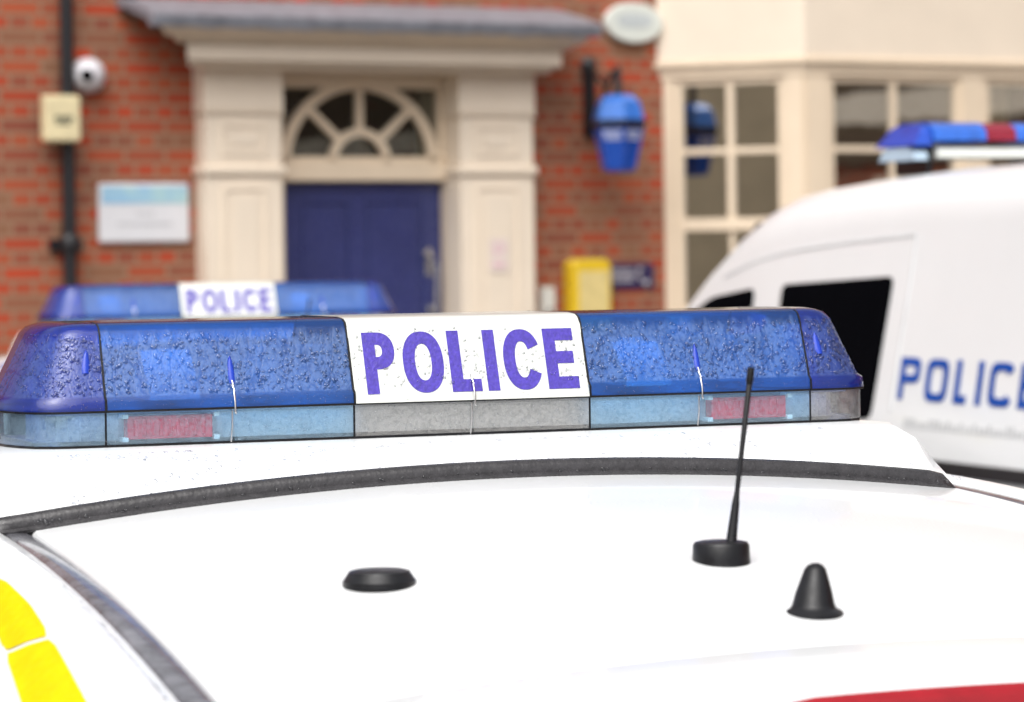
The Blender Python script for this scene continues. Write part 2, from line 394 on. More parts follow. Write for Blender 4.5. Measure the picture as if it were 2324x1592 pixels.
def make_police_car(loc, rz):
    car = empty("police_car", loc, rz)
    # ---- lower body
    m = MB(); rows = []
    st = [(-2.52, .50, .62, .42), (-2.48, .70, .70, .30), (-2.35, .80, .76, .24), (-1.9, .86, .86, .2), (-1.4, .875, .93, .2), (-.6, .88, .95, .2), (.4, .88, .965, .2),
          (1.2, .87, .98, .22), (1.58, .84, .98, .24), (1.74, .80, .94, .28), (1.82, .74, .86, .34), (1.84, .60, .72, .42)]
    for t, w, hb, sill in st:
        half = [(0, hb + .025), (w * .5, hb + .018), (w - .10, hb), (w - .03, hb - .05), (w, hb - .18), (w - .005, .50), (w - .03, sill + .06), (w - .08, sill)]
        ring = [(x, -t, z) for x, z in half] + [(-x, -t, z) for x, z in reversed(half[1:])]
        rows.append(ring)
    m.grid(rows, close_u=True); m.add(rows[0], [tuple(range(len(rows[0])))]); m.add(rows[-1], [tuple(range(len(rows[0])))])
    m.build("body", WHITE, car, True, auto=50)
    # ---- roof skin
    m = MB()
    m.grid([[(lat, -t, ztop(lat, t)) for lat in frange(-.632, .632, 28)] for t in frange(-.6, .925, 34)])
    # folded lips so the skin has thickness at its edges
    for s_ in (-1, 1):
        m.grid([[(s_ * .632, -t, ztop(.632, t)), (s_ * .636, -t, ztop(.632, t) - .004), (s_ * .637, -t, ztop(.632, t) - .018)] for t in frange(-.6, .925, 34)])
    m.grid([[(lat, -.925, ztop(lat, .925)), (lat, -.929, ztop(lat, .925) - .004), (lat, -.929, ztop(lat, .925) - .03)] for lat in frange(-.632, .632, 28)])
    m.build("roof", WHITE, car, True, auto=60)
    # ---- tailgate top with spoiler, rear glass
    m = MB(); rows = []
    for t, dz in ((.934, -.030), (.934, -.0035), (.938, .0005), (.98, .001), (1.03, .000), (1.066, -.003), (1.074, -.008), (1.078, -.016), (1.08, -.034), (1.06, -.044), (1.03, -.05)):
        rows.append([(lat, -t - .02 * (1 - (lat / .6) ** 2) * (t - .934) / .14, ztop(lat, t) + dz) for lat in frange(-.60, .60, 24)])
    m.grid(rows)
    tg = m.build("tailgate", WHITE, car, True, auto=70)
    m = MB(); m.grid([[(lat, -(1.045 + (1.56 - 1.045) * f), (ztop(lat * .9, 1.02) - .045) * (1 - f) + .975 * f + .02 * math.sin(math.pi * f)) for lat in frange(-.60 - .1 * f, .60 + .1 * f, 8)] for f in frange(0, 1, 8)])
    m.build("rear_glass", DARKGLASS, tg, True)
    # high level brake light: housing along the trailing lip of the spoiler
    m = MB(); rows = []
    for lat in frange(-.152, .19, 20):
        e = min(1, (lat + .152) / .03, (.19 - lat) / .03); z0 = ztop(lat, 1.075) + .005; y0 = -1.080 - .02 * (1 - (lat / .6) ** 2)
        rows.append([(lat, y0 + .006, z0 - .001 - .004 * (1 - e)), (lat, y0 - .004 * e, z0 - .004), (lat, y0 - .010 * e, z0 - .012), (lat, y0 - .012 * e, z0 - .034), (lat, y0 + .004, z0 - .042)])
    m.grid(rows); m.build("brake_light", REDL, car, True, auto=50)
    # ---- cant rails and side glass
    TS = frange(-1.32, -.6, 9)[:-1] + frange(-.6, 1.02, 26)[:-1] + frange(1.02, 1.56, 9)
    def wide(t, dx):
        g = 1 + 1.25 * min(.5, max(0, t - .45))
        if t > .95: g *= max(.28, 1 - (t - .95) * 1.9)
        if t < -.6: g *= max(.35, 1 + (t + .6) * 1.1)
        return dx if dx < .043 else .042 + (dx - .042) * g
    SEC = [(.038, -.020), (.0385, -.004), (.042, .0005), (.065, .004), (.095, -.008), (.112, -.020), (.125, -.034), (.142, -.045), (.170, -.060), (.169, -.070), (.150, -.068)]
    for s_ in (-1, 1):
        m = MB(); m.grid([[(s_ * (edge(t)[0] + wide(t, dx)), -t, edge(t)[1] + dz * (1 + .5 * (wide(t, 1.042) - 1.042))) for dx, dz in SEC] for t in TS])
        m.build("roof_rail", WHITE, car, True, auto=60)
        m = MB(); m.grid([[(s_ * (edge(t)[0] + wide(t, .160)), -t, edge(t)[1] - .066 * (1 + .5 * (wide(t, 1.042) - 1.042))), (s_ * (edge(t)[0] * .5 + .5 * .70 + .12), -t, edge(t)[1] * .5 + .475), (s_ * .86, -t, .945)] for t in TS])
        m.build("side_glass", DARKGLASS, car, True)
        # quarter panel between the rail and the rear glass
        m = MB(); rows = []
        for f in frange(0, 1, 8):
            t = 1.02 + .54 * f; lt, z = edge(t); gx = .597 + .1 * f; gy = -(1.045 + .515 * f); gz = (ztop(.54, 1.02) - .045) * (1 - f) + .975 * f + .02 * math.sin(math.pi * f)
            rows.append([(s_ * gx, gy, gz - .004), (s_ * (gx + (lt + .042 - gx) * .5), (gy - t) / 2 + .004, (gz + z) / 2 + .003), (s_ * (lt + .042), -t, z)])
        m.grid(rows); m.build("quarter_panel", WHITE, car, True)
        for tp in (-.02, .80):
            m = MB(); rows = []
            for f in frange(0, 1, 5):
                x = (edge(tp)[0] + .164) * (1 - f) + .866 * f; z = (edge(tp)[1] - .064) * (1 - f) + .945 * f
                rows.append([(s_ * (x - .01), -tp + .035, z), (s_ * (x + .003), -tp + .035, z), (s_ * (x + .003), -tp - .035, z), (s_ * (x - .01), -tp - .035, z)])
            m.grid(rows); m.build("door_pillar", WHITE, car)
        # ditch moulding: dark channel liner, slightly sunk
        m = MB(); SD = [(-.001, -.020), (.002, -.0055), (.008, -.0025), (.020, -.0012), (.031, -.0022), (.037, -.0075), (.0395, -.020)]
        m.grid([[(s_ * (edge(t)[0] + dx), -t, edge(t)[1] + dz) for dx, dz in SD] for t in frange(-.6, 1.02, 30)])
        m.build("roof_moulding", DITCH, car, True, auto=60)
        # reflective blocks on the rail: retroreflective sheet 0.8 mm proud
        def rail(t, f, up=.0011):
            L = SEC[4:8]; k = f * (len(L) - 1); i = min(int(k), len(L) - 2); g = k - i
            dx = L[i][0] * (1 - g) + L[i + 1][0] * g; dz = L[i][1] * (1 - g) + L[i + 1][1] * g
            return (s_ * (edge(t)[0] + wide(t, dx) + up * .55), -t, edge(t)[1] + dz * (1 + .5 * (wide(t, 1.042) - 1.042)) + up * .83)
        for j, (t0, t1) in enumerate(((-.30, -.025), (-.013, .255), (.267, .548), (.560, .84))):
            m = MB(); rows = []
            for g in frange(0, 1, 10):
                c_ = .06 * max(0, 1 - min(g, 1 - g) / .04)
                rows.append([rail(t0 + (t1 - t0) * g - .05 * (f - .5) * 1.2, min(1, max(0, f * (1 - 2 * c_) + c_)) * .78) for f in frange(0, 1, 8)])
            m.grid(rows)
            o = m.build("reflective_marking", YELLOW if j != 0 else BLUEV, car, True)
    # ---- windscreen
    m = MB(); m.grid([[(lat * (.62 + .12 * f), .61 + .70 * f + .03 * (1 - lat * lat) * f, (ztop(lat * .6, -.6) - .004) * (1 - f) + .955 * f + .03 * math.sin(math.pi * f)) for lat in frange(-1, 1, 10)] for f in frange(0, 1, 8)])
    m.build("windscreen", DARKGLASS, car, True)
    # ---- wheels, lamps
    for s_ in (-1, 1):
        for t in (-1.72, 1.08):
            w = MB().lathe([(.21, -.10), (.30, -.105), (.318, -.09), (.322, 0), (.318, .09), (.30, .105), (.21, .10)], (s_ * .79, -t, .322), 'x', 32)
            wo_ = w.build("wheel", TYRE, car, True)
            r_ = MB().lathe([(.0, .075 * s_), (.05, .08 * s_), (.06, .055 * s_), (.17, .05 * s_), (.20, .095 * s_), (.212, .098 * s_)], (s_ * .79, -t, .322), 'x', 32)
            for k in range(5):
                a = k * 2 * math.pi / 5
                r_.tube([(s_ * .87, -t + .05 * math.cos(a), .322 + .05 * math.sin(a)), (s_ * .872, -t + .2 * math.cos(a), .322 + .2 * math.sin(a))], .018, 6)
            r_.build("rim", CHROME, wo_, True)
        MB().box(min(s_ * .52, s_ * .79), max(s_ * .52, s_ * .79), 2.36, 2.47, .62, .72).build("headlight", CHROME, car, bevel=.02)
        MB().box(min(s_ * .68, s_ * .835), max(s_ * .68, s_ * .835), -1.80, -1.60, .74, .93).build("tail_light", REDL, car, bevel=.02)
    # ---- white plinth (roof pod) carrying the bar, with rubber skirt
    m = MB(); rows = []
    for f in frange(-1, 1, 44):
        e = abs(f); base = -.022 + .638 * f; topx = -.022 + .626 * f
        def wz(t): return ztop(base, -t)
        sh_ = .004 * max(0, (e - .95) / .05)
        rows.append([(base, -.004 + sh_ * 3, wz(-.004) + .006), (base * .995, .004 + sh_ * 3, wz(0) + .016), (base * .985 + 0, .050 + sh_ * 2, max(1.563, wz(.05) + .035) - sh_ * .3),
                     (topx, .100 + sh_ * 2, 1.577 - sh_ * .5), (topx, .125 + sh_, 1.5812 - sh_ * .3), (topx, .30, 1.5815 - sh_ * .3), (topx, .50, 1.580 - sh_ * .3), (base, .60, wz(-.6) + .006)])
    m.grid(rows)
    for sgn, r_ in ((-1, rows[0]), (1, rows[-1])):     # sloping flank out to the roof edge
        out = [(r_[0][0], r_[0][1], r_[0][2] - .02)] + [(p[0] + sgn * .030, p[1], ztop(.64, -p[1]) - .004) for k, p in enumerate(r_[1:], 1)]
        mid = [((p[0] * .55 + q[0] * .45) + sgn * .008, p[1], p[2] * .55 + q[2] * .45 + .006) for p, q in zip(r_, out)]
        m.grid([r_, mid, out])
    m.build("roof_pod", WHITE, car, True, auto=48)
    m = MB(); rows = []
    for lat in frange(-.705, .632, 64):
        e = max(0, (lat - .585) / .047, (-lat - .66) / .045); k = math.sqrt(max(.02, 1 - e ** 2.4)); z0 = ztop(max(lat, -.66), 0) - .002
        rows.append([(lat, -.0085 + y * k + .035 * max(0, abs(lat) - .56), z0 + z * k * 1.12) for y, z in ((-.016, 0), (-.0175, .0035), (-.0150, .0052), (-.0135, .0062), (-.0135, .0125), (-.0095, .0180), (-.003, .0205), (.004, .0195), (.010, .014), (.012, 0))])
    m.grid(rows); m.build("rubber_skirt", RUBBER, car, True, auto=50)
    # ---- lightbar
    bar = MB().grid([[bpt(a, .012, -.0455, q) for q in frange(-.92, .92, 6)] for a in [-x for x in reversed(ENDA)] + frange(-.49, .49, 20) + ENDA])
    bar.box(-.585, .585, YC - .10, YC + .10, ZB - .047, ZB - .040)
    lb = bar.build("light_bar", GREYDECK, car)
    A = lambda a, b, n=14: frange(a, b, n)
    lens_piece(A(-.4985, -.1675)).build("blue_lens", BLUE_LENS, lb, True, auto=50)
    lens_piece(A(.1695, .4985)).build("blue_lens", BLUE_LENS, lb, True, auto=50)
    lens_piece(A(-.1655, .1675), .0008, SLV).build("sign_panel", SIGNW, lb, True, auto=50)
    lens_piece(ENDA).build("end_lens", BLUE_END, lb, True, auto=60)
    lens_piece([-x for x in reversed(ENDA)]).build("end_lens", BLUE_END, lb, True, auto=60)
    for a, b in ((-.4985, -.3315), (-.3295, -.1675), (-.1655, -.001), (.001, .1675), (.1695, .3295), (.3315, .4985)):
        clear_piece(A(a, b, 6), 1).build("clear_lens", CLEAR_BLUE_LIGHT, lb, True); clear_piece(A(a, b, 6)).build("clear_lens", CLEAR_LENS if abs(a + b) < .2 else CLEAR_BLUE_LIGHT, lb, True)
    NEGA = [-x for x in reversed(ENDA)]
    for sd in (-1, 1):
        clear_piece(ENDA, sd).build("clear_end_lens", CLEAR_LENS, lb, True); clear_piece(NEGA, sd).build("clear_end_lens", CLEAR_BLUE_LIGHT, lb, True)
    for a in (-.5, -.1665, .1685, .5):
        m = MB(); m.grid([[bpt(a + d, i - .0012 if q is None else i, z + (.0012 if q is not None else 0), q, sd) for i, z, q, sd in bar_profile()] for d in (-.0016, .0016)])
        m.build("seam_gasket", PLAST, lb)
        for sd in (-1, 1): MB().grid([[bpt(a + d, .003, z, None, sd) for z in (-.046, -.001)] for d in (-.0014, .0014)]).build("clear_lens_seam", PLAST, lb)
    allA = [-x for x in reversed(ENDA)] + frange(-.49, .49, 20) + ENDA
    for sd in (-1, 1):
        m = MB(); m.grid([[bpt(a, .0012, -.0024, None, sd), bpt(a, -.0003, -.0018, None, sd), bpt(a, -.0003, .0006, None, sd), bpt(a, .004, .001, None, sd)] for a in allA])
        m.build("lens_gasket", PLAST, lb)
    for sd in (-1, 1):
        m = MB(); m.grid([[bpt(a, .0045, -.0475, None, sd), bpt(a, .0045, -.0435, None, sd)] for a in allA])
        m.build("foot_gasket", PLAST, lb)
    # inside: deck, central spine, beacons
    MB().box(-.56, .56, YC - .012, YC + .012, ZB - .04, ZB + .075).build("spine", GREYDECK, lb, bevel=.003)
    m = MB(); m.box(-.57, .57, YC - .118, YC + .118, ZB - .006, ZB - .002); m.build("inner_deck", GREYDECK, lb)
    for a, hgt in ((-.40, .060), (.27, .056), (-.27, .045), (.42, .050)):
        big = hgt > .055
        y0_, y1_, z0_, z1_ = YC - (.118 if big else .07), YC - .035, ZB + .010, ZB + .014 + hgt
        w_ = .034 if big else .022
        m = MB().prism([(y0_, z0_), (y0_ + .004, z0_ + .012), (y1_ - .03, z1_), (y1_, z1_), (y1_, z0_)], lambda p, q: (a - w_, p, q), lambda p, q: (a + w_, p, q))
        m.tube([(a, YC - .05, ZB), (a, YC - .05, ZB + .075)], .018, 12)
        m.build("beacon_reflector", REFLECTOR if big else GREYDECK, lb, bevel=.002)
    for a in (-.52, .52):
        MB().lathe([(0, .09), (.03, .088), (.042, .07), (.046, 0)], (a, YC - .03, ZB), 'z', 20).build("beacon_reflector", GREYDECK, lb, True)
    # red lamps behind the clear strip
    for a, b in ((-.474, -.353), (.349, .470)):
        c_ = (a + b) / 2
        m = MB().box(a + .004, b - .004, YC - .140, YC - .118, ZB - .038, ZB - .008)
        for k in range(9): m.box(a + .012 + k * .0112, a + .0175 + k * .0112, YC - .1425, YC - .140, ZB - .034, ZB - .012)
        rl = m.build("red_lamp", RED_IN, lb, bevel=.002)
        for x in (a, b):
            for z in (-.038, -.008): MB().box(x - .003, x + .005, YC - .1425, YC - .12, ZB + z - .003, ZB + z + .003).build("lamp_screw", REFLECTOR, lb, bevel=.001)
    MB().grid([[bpt(a, .034, -.040), bpt(a, .034, -.0065)] for a in allA]).build("added_reflector_strip", basic("added_pale_reflector", (.72, .74, .76), .3, var=.15, vs=50, bump=.3, bs=120), lb)  # pale plate added behind the clear lenses to brighten the strip
    # spring clips with their moulded slots
    def face(a, h, up=0.0):       # point on the flat rear face, h = height above blue base
        g = (h - .019) / (.098 - .019); i = .0065 + (.034 - .0065) * g
        x, y, z = bpt(a, i, h); n_ = Vector((0, -.079, .0275)).normalized()
        return Vector((x, y, z)) + n_ * up
    for a, h0, h1, w in ((-.33, .030, .066, .0042), (.333, .030, .066, .0042), (-.528, .048, .078, .0066), (.528, .048, .078, .0066)):
        m = MB(); rows = []
        for f in frange(0, 1, 10):
            r_ = w * math.sqrt(max(0, 1 - (max(0, f - .35) / .65) ** 2)) * (.75 + .25 * min(1, f * 5))
            rows.append([face(a + r_ * x, h0 + (h1 - h0) * f, u) for x, u in ((-1, .0001), (-.6, .0016), (0, .0022), (.6, .0016), (1, .0001))])
        m.grid(rows); m.build("clip_slot", SLOT, lb, True)
    for a in (-.330, .001, .333):
        m = MB(); m.tube([face(a - .0005, .034, .0018), face(a, .028, .003), face(a, .020, .0045), Vector((a, YC - HB - .0028, ZB + .008)), Vector((a + .0004, YC - HB - .0028, ZB - .006)), Vector((a + .0016, YC - HB - .0005, ZB - .008))], .0013, 7)
        m.tube([Vector((a - .0028, YC - HB + .0022, ZB - .004)), Vector((a - .0030, YC - HB + .0022, ZB - .025)), Vector((a - .0042, YC - HB + .0045, ZB - .045))], .0009, 6)
        m.build("spring_clip", CHROME, lb, True)
    # lettering on the sign panel
    U = .000215
    wd = [x * U for x in (200, 262, 195, 77, 252, 206)]; gp = [x * U for x in (49, 38, 39, 46, 26, 0)]
    loops = word("POLICE", wd, .0855, 78 * U, .0172, 2.25, gp)
    tx = sum(wd) + sum(gp)
    nrm = Vector((0, -.079, .0275)).normalized()
    x0 = -.147; sl = Vector((0, .0323, .095)).normalized(); nr = Vector((0, -.095, .0323)).normalized(); p0 = Vector((0, YC - HB + .0012 - .0008, ZB + .003))
    outlines_mesh("sign_lettering", loops, lambda x, y, d: Vector((x0 + x * (.302 / tx), 0, 0)) + p0 + sl * (.0085 + y) + nr * (.0003 + d), VIOLET, lb, .0004)
    # ---- roof fittings
    rp = lambda lat, t: Vector((lat, -t, ztop(lat, t)))
    c = rp(.005, .614)
    tilt = Matrix.Rotation(R(2), 4, 'X')
    av = MB().lathe([(0, .0215), (.024, .0213), (.0292, .020), (.0313, .017), (.032, .002), (.0325, -.002), (.033, -.006)], c, 'z', 40)
    ae = av.build("aerial", PLAST, car, True, auto=40)
    lean = Vector((.0300, .006, .192))
    b_ = c + Vector((.0115, -.002, .0195))
    m = MB().tube([b_, b_ + lean * .02, b_ + lean * .22, b_ + lean * .27, b_ + lean * .30, b_ + lean * .985, b_ + lean * 1.0], [.0066, .0060, .0044, .0032, .0029, .0034, .0020], 14)
    m.tube([b_ + lean * .90, b_ + lean * .93, b_ + lean], [.0034, .0044, .0038], 12)
    m.build("aerial_mast", PLAST, ae, True, auto=50)
    c = rp(-.380, .577)
    MB().lathe([(0, .0150), (.027, .0146), (.0325, .0130), (.0372, .0060), (.0395, .003), (.040, -.004)], c, 'z', 44).build("roof_puck", PLAST, car, True, auto=28)
    c = rp(.011, .829); m = MB(); rows = []
    for r_, h, sx in ((.0315, -.005, 0), (.0315, -.001, 0), (.0290, .0012, 0), (.0240, .0035, 0), (.0222, .008, .0005), (.0192, .020, .0018), (.0150, .033, .0040), (.0115, .043, .0054), (.0085, .047, .0060), (.004, .0493, .0062), (0, .0497, .0062)):
        rows.append([c + Vector((r_ * math.cos(a) + sx, r_ * math.sin(a) + sx, h)) for a in frange(0, 2 * math.pi, 30)[:-1]])
    m.grid(rows, close_u=True); m.build("cone_aerial", PLAST, car, True, auto=40)
    return car

near = make_police_car((.0035, 4.025, 0), TH)
tag(near, "white police car nearest the camera with rain beaded blue lightbar in sharp focus", "police car", "parked police cars")
far_car = copy_tree(near)
far_car.location = (.0035 - .906, 4.025 + 6.44, 0)
tag(far_car, "second police car, its out of focus blue lightbar showing in front of the navy door", "police car", "parked police cars")

# ---- rain beads on the near car (uncountable)
def rain(car):
    m = MB(); e1 = Vector((1, 0, 0)); e2 = Vector((0, .0275, .079)).normalized(); nn = Vector((0, -.079, .0275)).normalized()
    def face(a, h):
        g = (h - .019) / .079; return Vector(bpt(a, .0065 + .0275 * g, h))
    k = 0
    while k < 2400:
        a = random.uniform(-.57, .57); h = random.uniform(.021, .096)
        if random.random() < .35 and h > .07: continue
        r_ = random.choice((.0008, .0011, .0015, .0019, .0023, .0028))
        if -.165 < a < .167:
            if random.random() < .45: continue
            r_ *= .7
        dome(m, face(a, h) + nn * (.0010 if -.165 < a < .167 else .0001), e1, -e2, nn, r_, random.uniform(.8, 1.5), .34); k += 1
    n2 = Vector((0, -1, 0)); up = Vector((0, 0, 1))
    for _ in range(1700):
        a = random.uniform(-.57, .57); dome(m, Vector(bpt(a, .0033, random.uniform(-.040, -.004))), e1, -up, n2, random.choice((.0005, .0007, .0009, .0012)), random.uniform(.7, 1.3), .5, 7)
    for _ in range(420):       # lip and top edge
        a = random.uniform(-.6, .6); dome(m, Vector(bpt(a, .0005, random.uniform(.002, .013))), e1, -up, n2, random.choice((.0006, .0009, .0013)), 1, .5, 7)
    for s_ in (-1, 1):        # the raked ends
        for _ in range(380):
            a = s_ * random.uniform(.56, .6215); f = random.random(); i = .0065 + .0275 * f; h = .019 + .079 * f
            p = Vector(bpt(a, i, h)); q = Vector(bpt(a + s_ * .0004, i, h)) - p; q2 = Vector(bpt(a, i + .001, h + .0029)) - p
            if q.length < 1e-6: continue
            n_ = q.cross(q2).normalized()
            if n_.dot(Vector((s_, -.5, .2))) < 0: n_ = -n_
            t1 = n_.cross(Vector((0, 0, 1))).normalized(); dome(m, p, t1, t1.cross(n_), n_, random.choice((.0008, .0011, .0015, .002)), 1.1, .5)
    for _ in range(650):       # skirt
        lat = random.uniform(-.64, .64); f = random.random(); p = Vector((lat, -.0225 + .010 * f, ztop(lat, 0) + .004 + .013 * f ** .6))
        n_ = Vector((0, -1, .3 + f)).normalized(); e = n_.cross(e1).normalized()
        dome(m, p, e1, e, n_, random.choice((.001, .0015, .002, .0028)), random.uniform(.7, 1.2), .5)
    for _ in range(1100):      # pod, thick toward its left flank
        lat = -.6 + abs(random.gauss(0, .16)) if random.random() < .45 else random.uniform(-.6, .6)
        if abs(lat) > .6: continue
        f = random.random(); z0 = ztop(lat, 0) + .016; p = Vector((lat * .97, .004 + .096 * f, z0 + (1.577 - z0) * min(1, f * 1.1) ** .75))
        n_ = Vector((0, -.45, 1)).normalized(); dome(m, p, e1, n_.cross(e1), n_, random.choice((.0008, .0012, .0018, .0026)), 1, .5, 8)
    for _ in range(1500):      # cant rail, left
        t = random.uniform(.02, .95); f = random.random(); lt, z = edge(t)
        p = Vector((-(lt + .05 + .07 * f), -t, z + .002 - .032 * f * f)); n_ = Vector((-f, 0, 1)).normalized(); t1 = n_.cross(Vector((0, 1, 0))).normalized()
        dome(m, p, t1, Vector((0, 1, 0)), n_, random.choice((.0008, .0012, .0018)), 1, .5, 7)
    o = m.build("rain_drops", WATER, None, True, auto=80)
    o.location = car.location; o.rotation_euler = car.rotation_euler
    tag(o, "clear rain beads standing on the lightbar and roof trim of the nearest police car", "rain drops", kind="stuff")
rain(near)

# ================================================================== POLICE VAN
van = empty("police_van", (.89, 10.4, 0), TH)
tag(van, "white police van at right with black side windows, blue POLICE lettering and low roof lightbar", "police van")
VW = 1.9
def vx(z): return -.10 + (.17 * (z - 1.15) if z > 1.15 else 0)
def interp(tab, t):
    for (a, b), (c, d) in zip(tab, tab[1:]):
        if t <= c: return b + (d - b) * max(0, t - a) / (c - a)
    return tab[-1][1]
ZR = [(-2.15, .72), (-2.1, .90), (-1.9, 1.06), (-1.5, 1.18), (-1.38, 1.25), (-1.1, 1.43), (-.85, 1.60), (-.6, 1.780), (-.4, 1.905), (-.24, 1.975), (-.1, 2.008), (.1, 2.030), (.4, 2.047), (.8, 2.062), (1.6, 2.072), (3.6, 2.09), (3.75, 2.07), (3.8, 1.98)]
XI = [(-2.15, .45), (-2.1, .34), (-1.9, .19), (-1.5, .08), (-1.0, .03), (-.6, .01), (-.2, 0), (3.6, 0), (3.8, .04)]
def vsec(t):
    zr = interp(ZR, t); xi = interp(XI, t); r_ = .16 if t > -.3 else max(.07, .16 + (t + .3) * .2)
    P_ = [(xi + vx(.3) + .04, .30), (xi + vx(.5), .42)]
    zs = zr - r_
    for z in (.7, 1.0, 1.15, 1.35, 1.55, 1.75):
        if z < zs: P_.append((xi + vx(z), z))
        else: P_.append((xi + vx(zs), zs))
    x0 = xi + vx(zs)
    for a in (0, 18, 36, 54, 72, 90): P_.append((x0 + 1.05 * r_ * (1 - math.cos(R(a))), zs + r_ * math.sin(R(a))))
    P_ += [(x0 + r_ * 1.05 + .12, zr + .012), (x0 + r_ + .35, zr + .028), (VW / 2 - .1, zr + .038)]
    return P_
m = MB(); rows = []
VT = sorted(set([t for t, _ in ZR] + frange(-1.3, 3.5, 34)))
for t in VT:
    h = vsec(t); cx = VW / 2 - .1
    rows.append([(x, -t, z) for x, z in h] + [(2 * cx - x, -t, z) for x, z in reversed(h[:-1])])
m.grid(rows); m.add(rows[0], [tuple(range(len(rows[0])))]); m.add(rows[-1], [tuple(range(len(rows[0])))])
m.build("body", VWHITE, van, True, auto=40)
def vsurf(t, z, up=0.0): return (interp(XI, t) + vx(z) - up, -t, z)
def vuv(px, py):              # measured point -> (t, z) on the leaning side
    u, v = ray(px, py); z = 1.7
    for _ in range(12):
        o = vx(z); X0, Y0 = .89 + CT * o, 10.4 + ST * o
        t = (u * Y0 - X0) / (ST + CT * u); z = CH + v * (Y0 - CT * t)
    return t, z
def vpoly(name, px, mat, parent, up=.004, thick=.006, round_=0.0):
    pts = [vuv(*p) for p in px]
    if round_:
        out = []
        for i, p in enumerate(pts):
            a, b = Vector(pts[i - 1]), Vector(pts[(i + 1) % len(pts)]); p = Vector(p)
            d1, d2 = a - p, b - p; r1, r2 = min(round_, d1.length * .45), min(round_, d2.length * .45); A1, B1 = p + d1.normalized() * r1, p + d2.normalized() * r2
            for f in (0, .25, .5, .75, 1): out.append(tuple(A1 * (1 - f) ** 2 + p * 2 * f * (1 - f) + B1 * f * f))
        pts = out
    lo = [(t, z) for t, z in pts]
    mm = MB().prism(lo, lambda t, z: vsurf(t, z, up - thick), lambda t, z: vsurf(t, z, up))
    return mm.build(name, mat, parent)
dw = vpoly("door_window", [(1777, 645), (2030, 626), (1976, 950), (1742, 950)], DARKGLASS, van, round_=.035)
vpoly("quarter_window", [(1562, 712), (1612, 674), (1716, 652), (1700, 742), (1560, 752)], DARKGLASS, van, round_=.05)
def vstrip(name, px, w, mat, up=.003):
    pts = [vuv(*p) for p in px]; mm = MB(); rows = []
    for i, p in enumerate(pts):
        a, b = Vector(pts[max(0, i - 1)]), Vector(pts[min(len(pts) - 1, i + 1)]); d = (b - a).normalized(); n_ = Vector((-d.y, d.x)) * w / 2
        rows.append([vsurf(p[0] + n_.x, p[1] + n_.y, up - .008), vsurf(p[0] + n_.x, p[1] + n_.y, up), vsurf(p[0] - n_.x, p[1] - n_.y, up), vsurf(p[0] - n_.x, p[1] - n_.y, up - .008)])
    mm.grid(rows); return mm.build(name, mat, van)
vstrip("door_gap", [(1640, 628), (1700, 598), (1780, 572), (1900, 552), (2082, 531), (2066, 640), (2046, 760), (2020, 935)], .008, SHUT)
m = MB()
zz = vuv(2200, 1068)[1]
m.grid([[(interp(XI, t) + vx(z) - u, -t, z) for z, u in ((zz - .022, -.01), (zz - .021, .012), (zz + .018, .012), (zz + .021, -.01))] for t in frange(-1.4, 3.6, 24)])
m.build("side_rubbing_strip", PLAST, van)
# windscreen on the sloping front
m = MB(); m.grid([[(.12 + 1.46 * f, -(t) + .006, interp(ZR, t) + .030 + .012 * math.sin(math.pi * f)) for f in frange(0, 1, 8)] for t in frange(-1.3, -.42, 8)])
m.build("windscreen", DARKGLASS, van, True)
for x in (-.02, 1.72):
    for t in (-1.45, 2.5):
        w_ = MB().lathe([(.2, -.11), (.31, -.11), (.34, -.09), (.345, 0), (.34, .09), (.31, .11), (.2, .11), (.06, .09), (0, .09)], (x, -t, .345), 'x', 28).build("wheel", TYRE, van, True)
for x in (.12, 1.46):
    MB().box(x, x + .2, 1.90, 2.02, .86, 1.02).build("headlight", CHROME, van, bevel=.02)
for x0, x1 in ((.08, .84), (.86, 1.62)):         # rear doors with their windows and lamps
    d_ = MB().box(x0, x1, -3.815, -3.70, .50, 1.92).build("rear_door", VWHITE, van, bevel=.02)
    MB().box(x0 + .12, x1 - .12, -3.822, -3.80, 1.25, 1.75).build("rear_window", DARKGLASS, d_, bevel=.004)
for x0 in (-.05, 1.64): MB().box(x0, x0 + .10, -3.81, -3.68, .75, 1.25).build("tail_light", REDL, van, bevel=.01)
MB().box(-.08, 1.78, -3.90, -3.72, .34, .50).build("rear_bumper", PLAST, van, bevel=.03)
# lettering: each glyph from its measured extent
spans = [("P", 2036, 2084), ("O", 2096, 2149), ("L", 2163, 2194), ("I", 2210, 2229), ("C", 2241, 2298), ("E", 2311, 2350)]
tL, zL = vuv(2040, 905); zT = vuv(2060, 810)[1]; hL = zT - zL
loops = []
for ch, a, b in spans:
    t0 = vuv(a + 6, 862)[0]; t1 = vuv(b, 862)[0]; w = t1 - t0
    if ch == 'I': w = .032; t0 += .008
    elif ch != 'E': w += .010
    for lp in glyph(ch, w, hL, .032, .0245, 4.2): loops.append([(x + t0, y + zL) for x, y in lp])
outlines_mesh("van_lettering", loops, lambda x, y, d: vsurf(x, y, .002 + d), VBLUE, van, .001)
m = MB(); random.seed(3); t = vuv(2052, 962)[0]; z0 = vuv(2100, 975)[1]
while t < 3.3:                  # small web-address line, too soft to read in the photo
    w = random.uniform(.012, .022); h = random.choice((.020, .020, .030))
    m.prism([(t, z0), (t + w, z0), (t + w, z0 + h), (t, z0 + h)], lambda a, b: vsurf(a, b, -.004), lambda a, b: vsurf(a, b, .0015)); t += w + .010
m.build("web_address", GREYTXT, van)
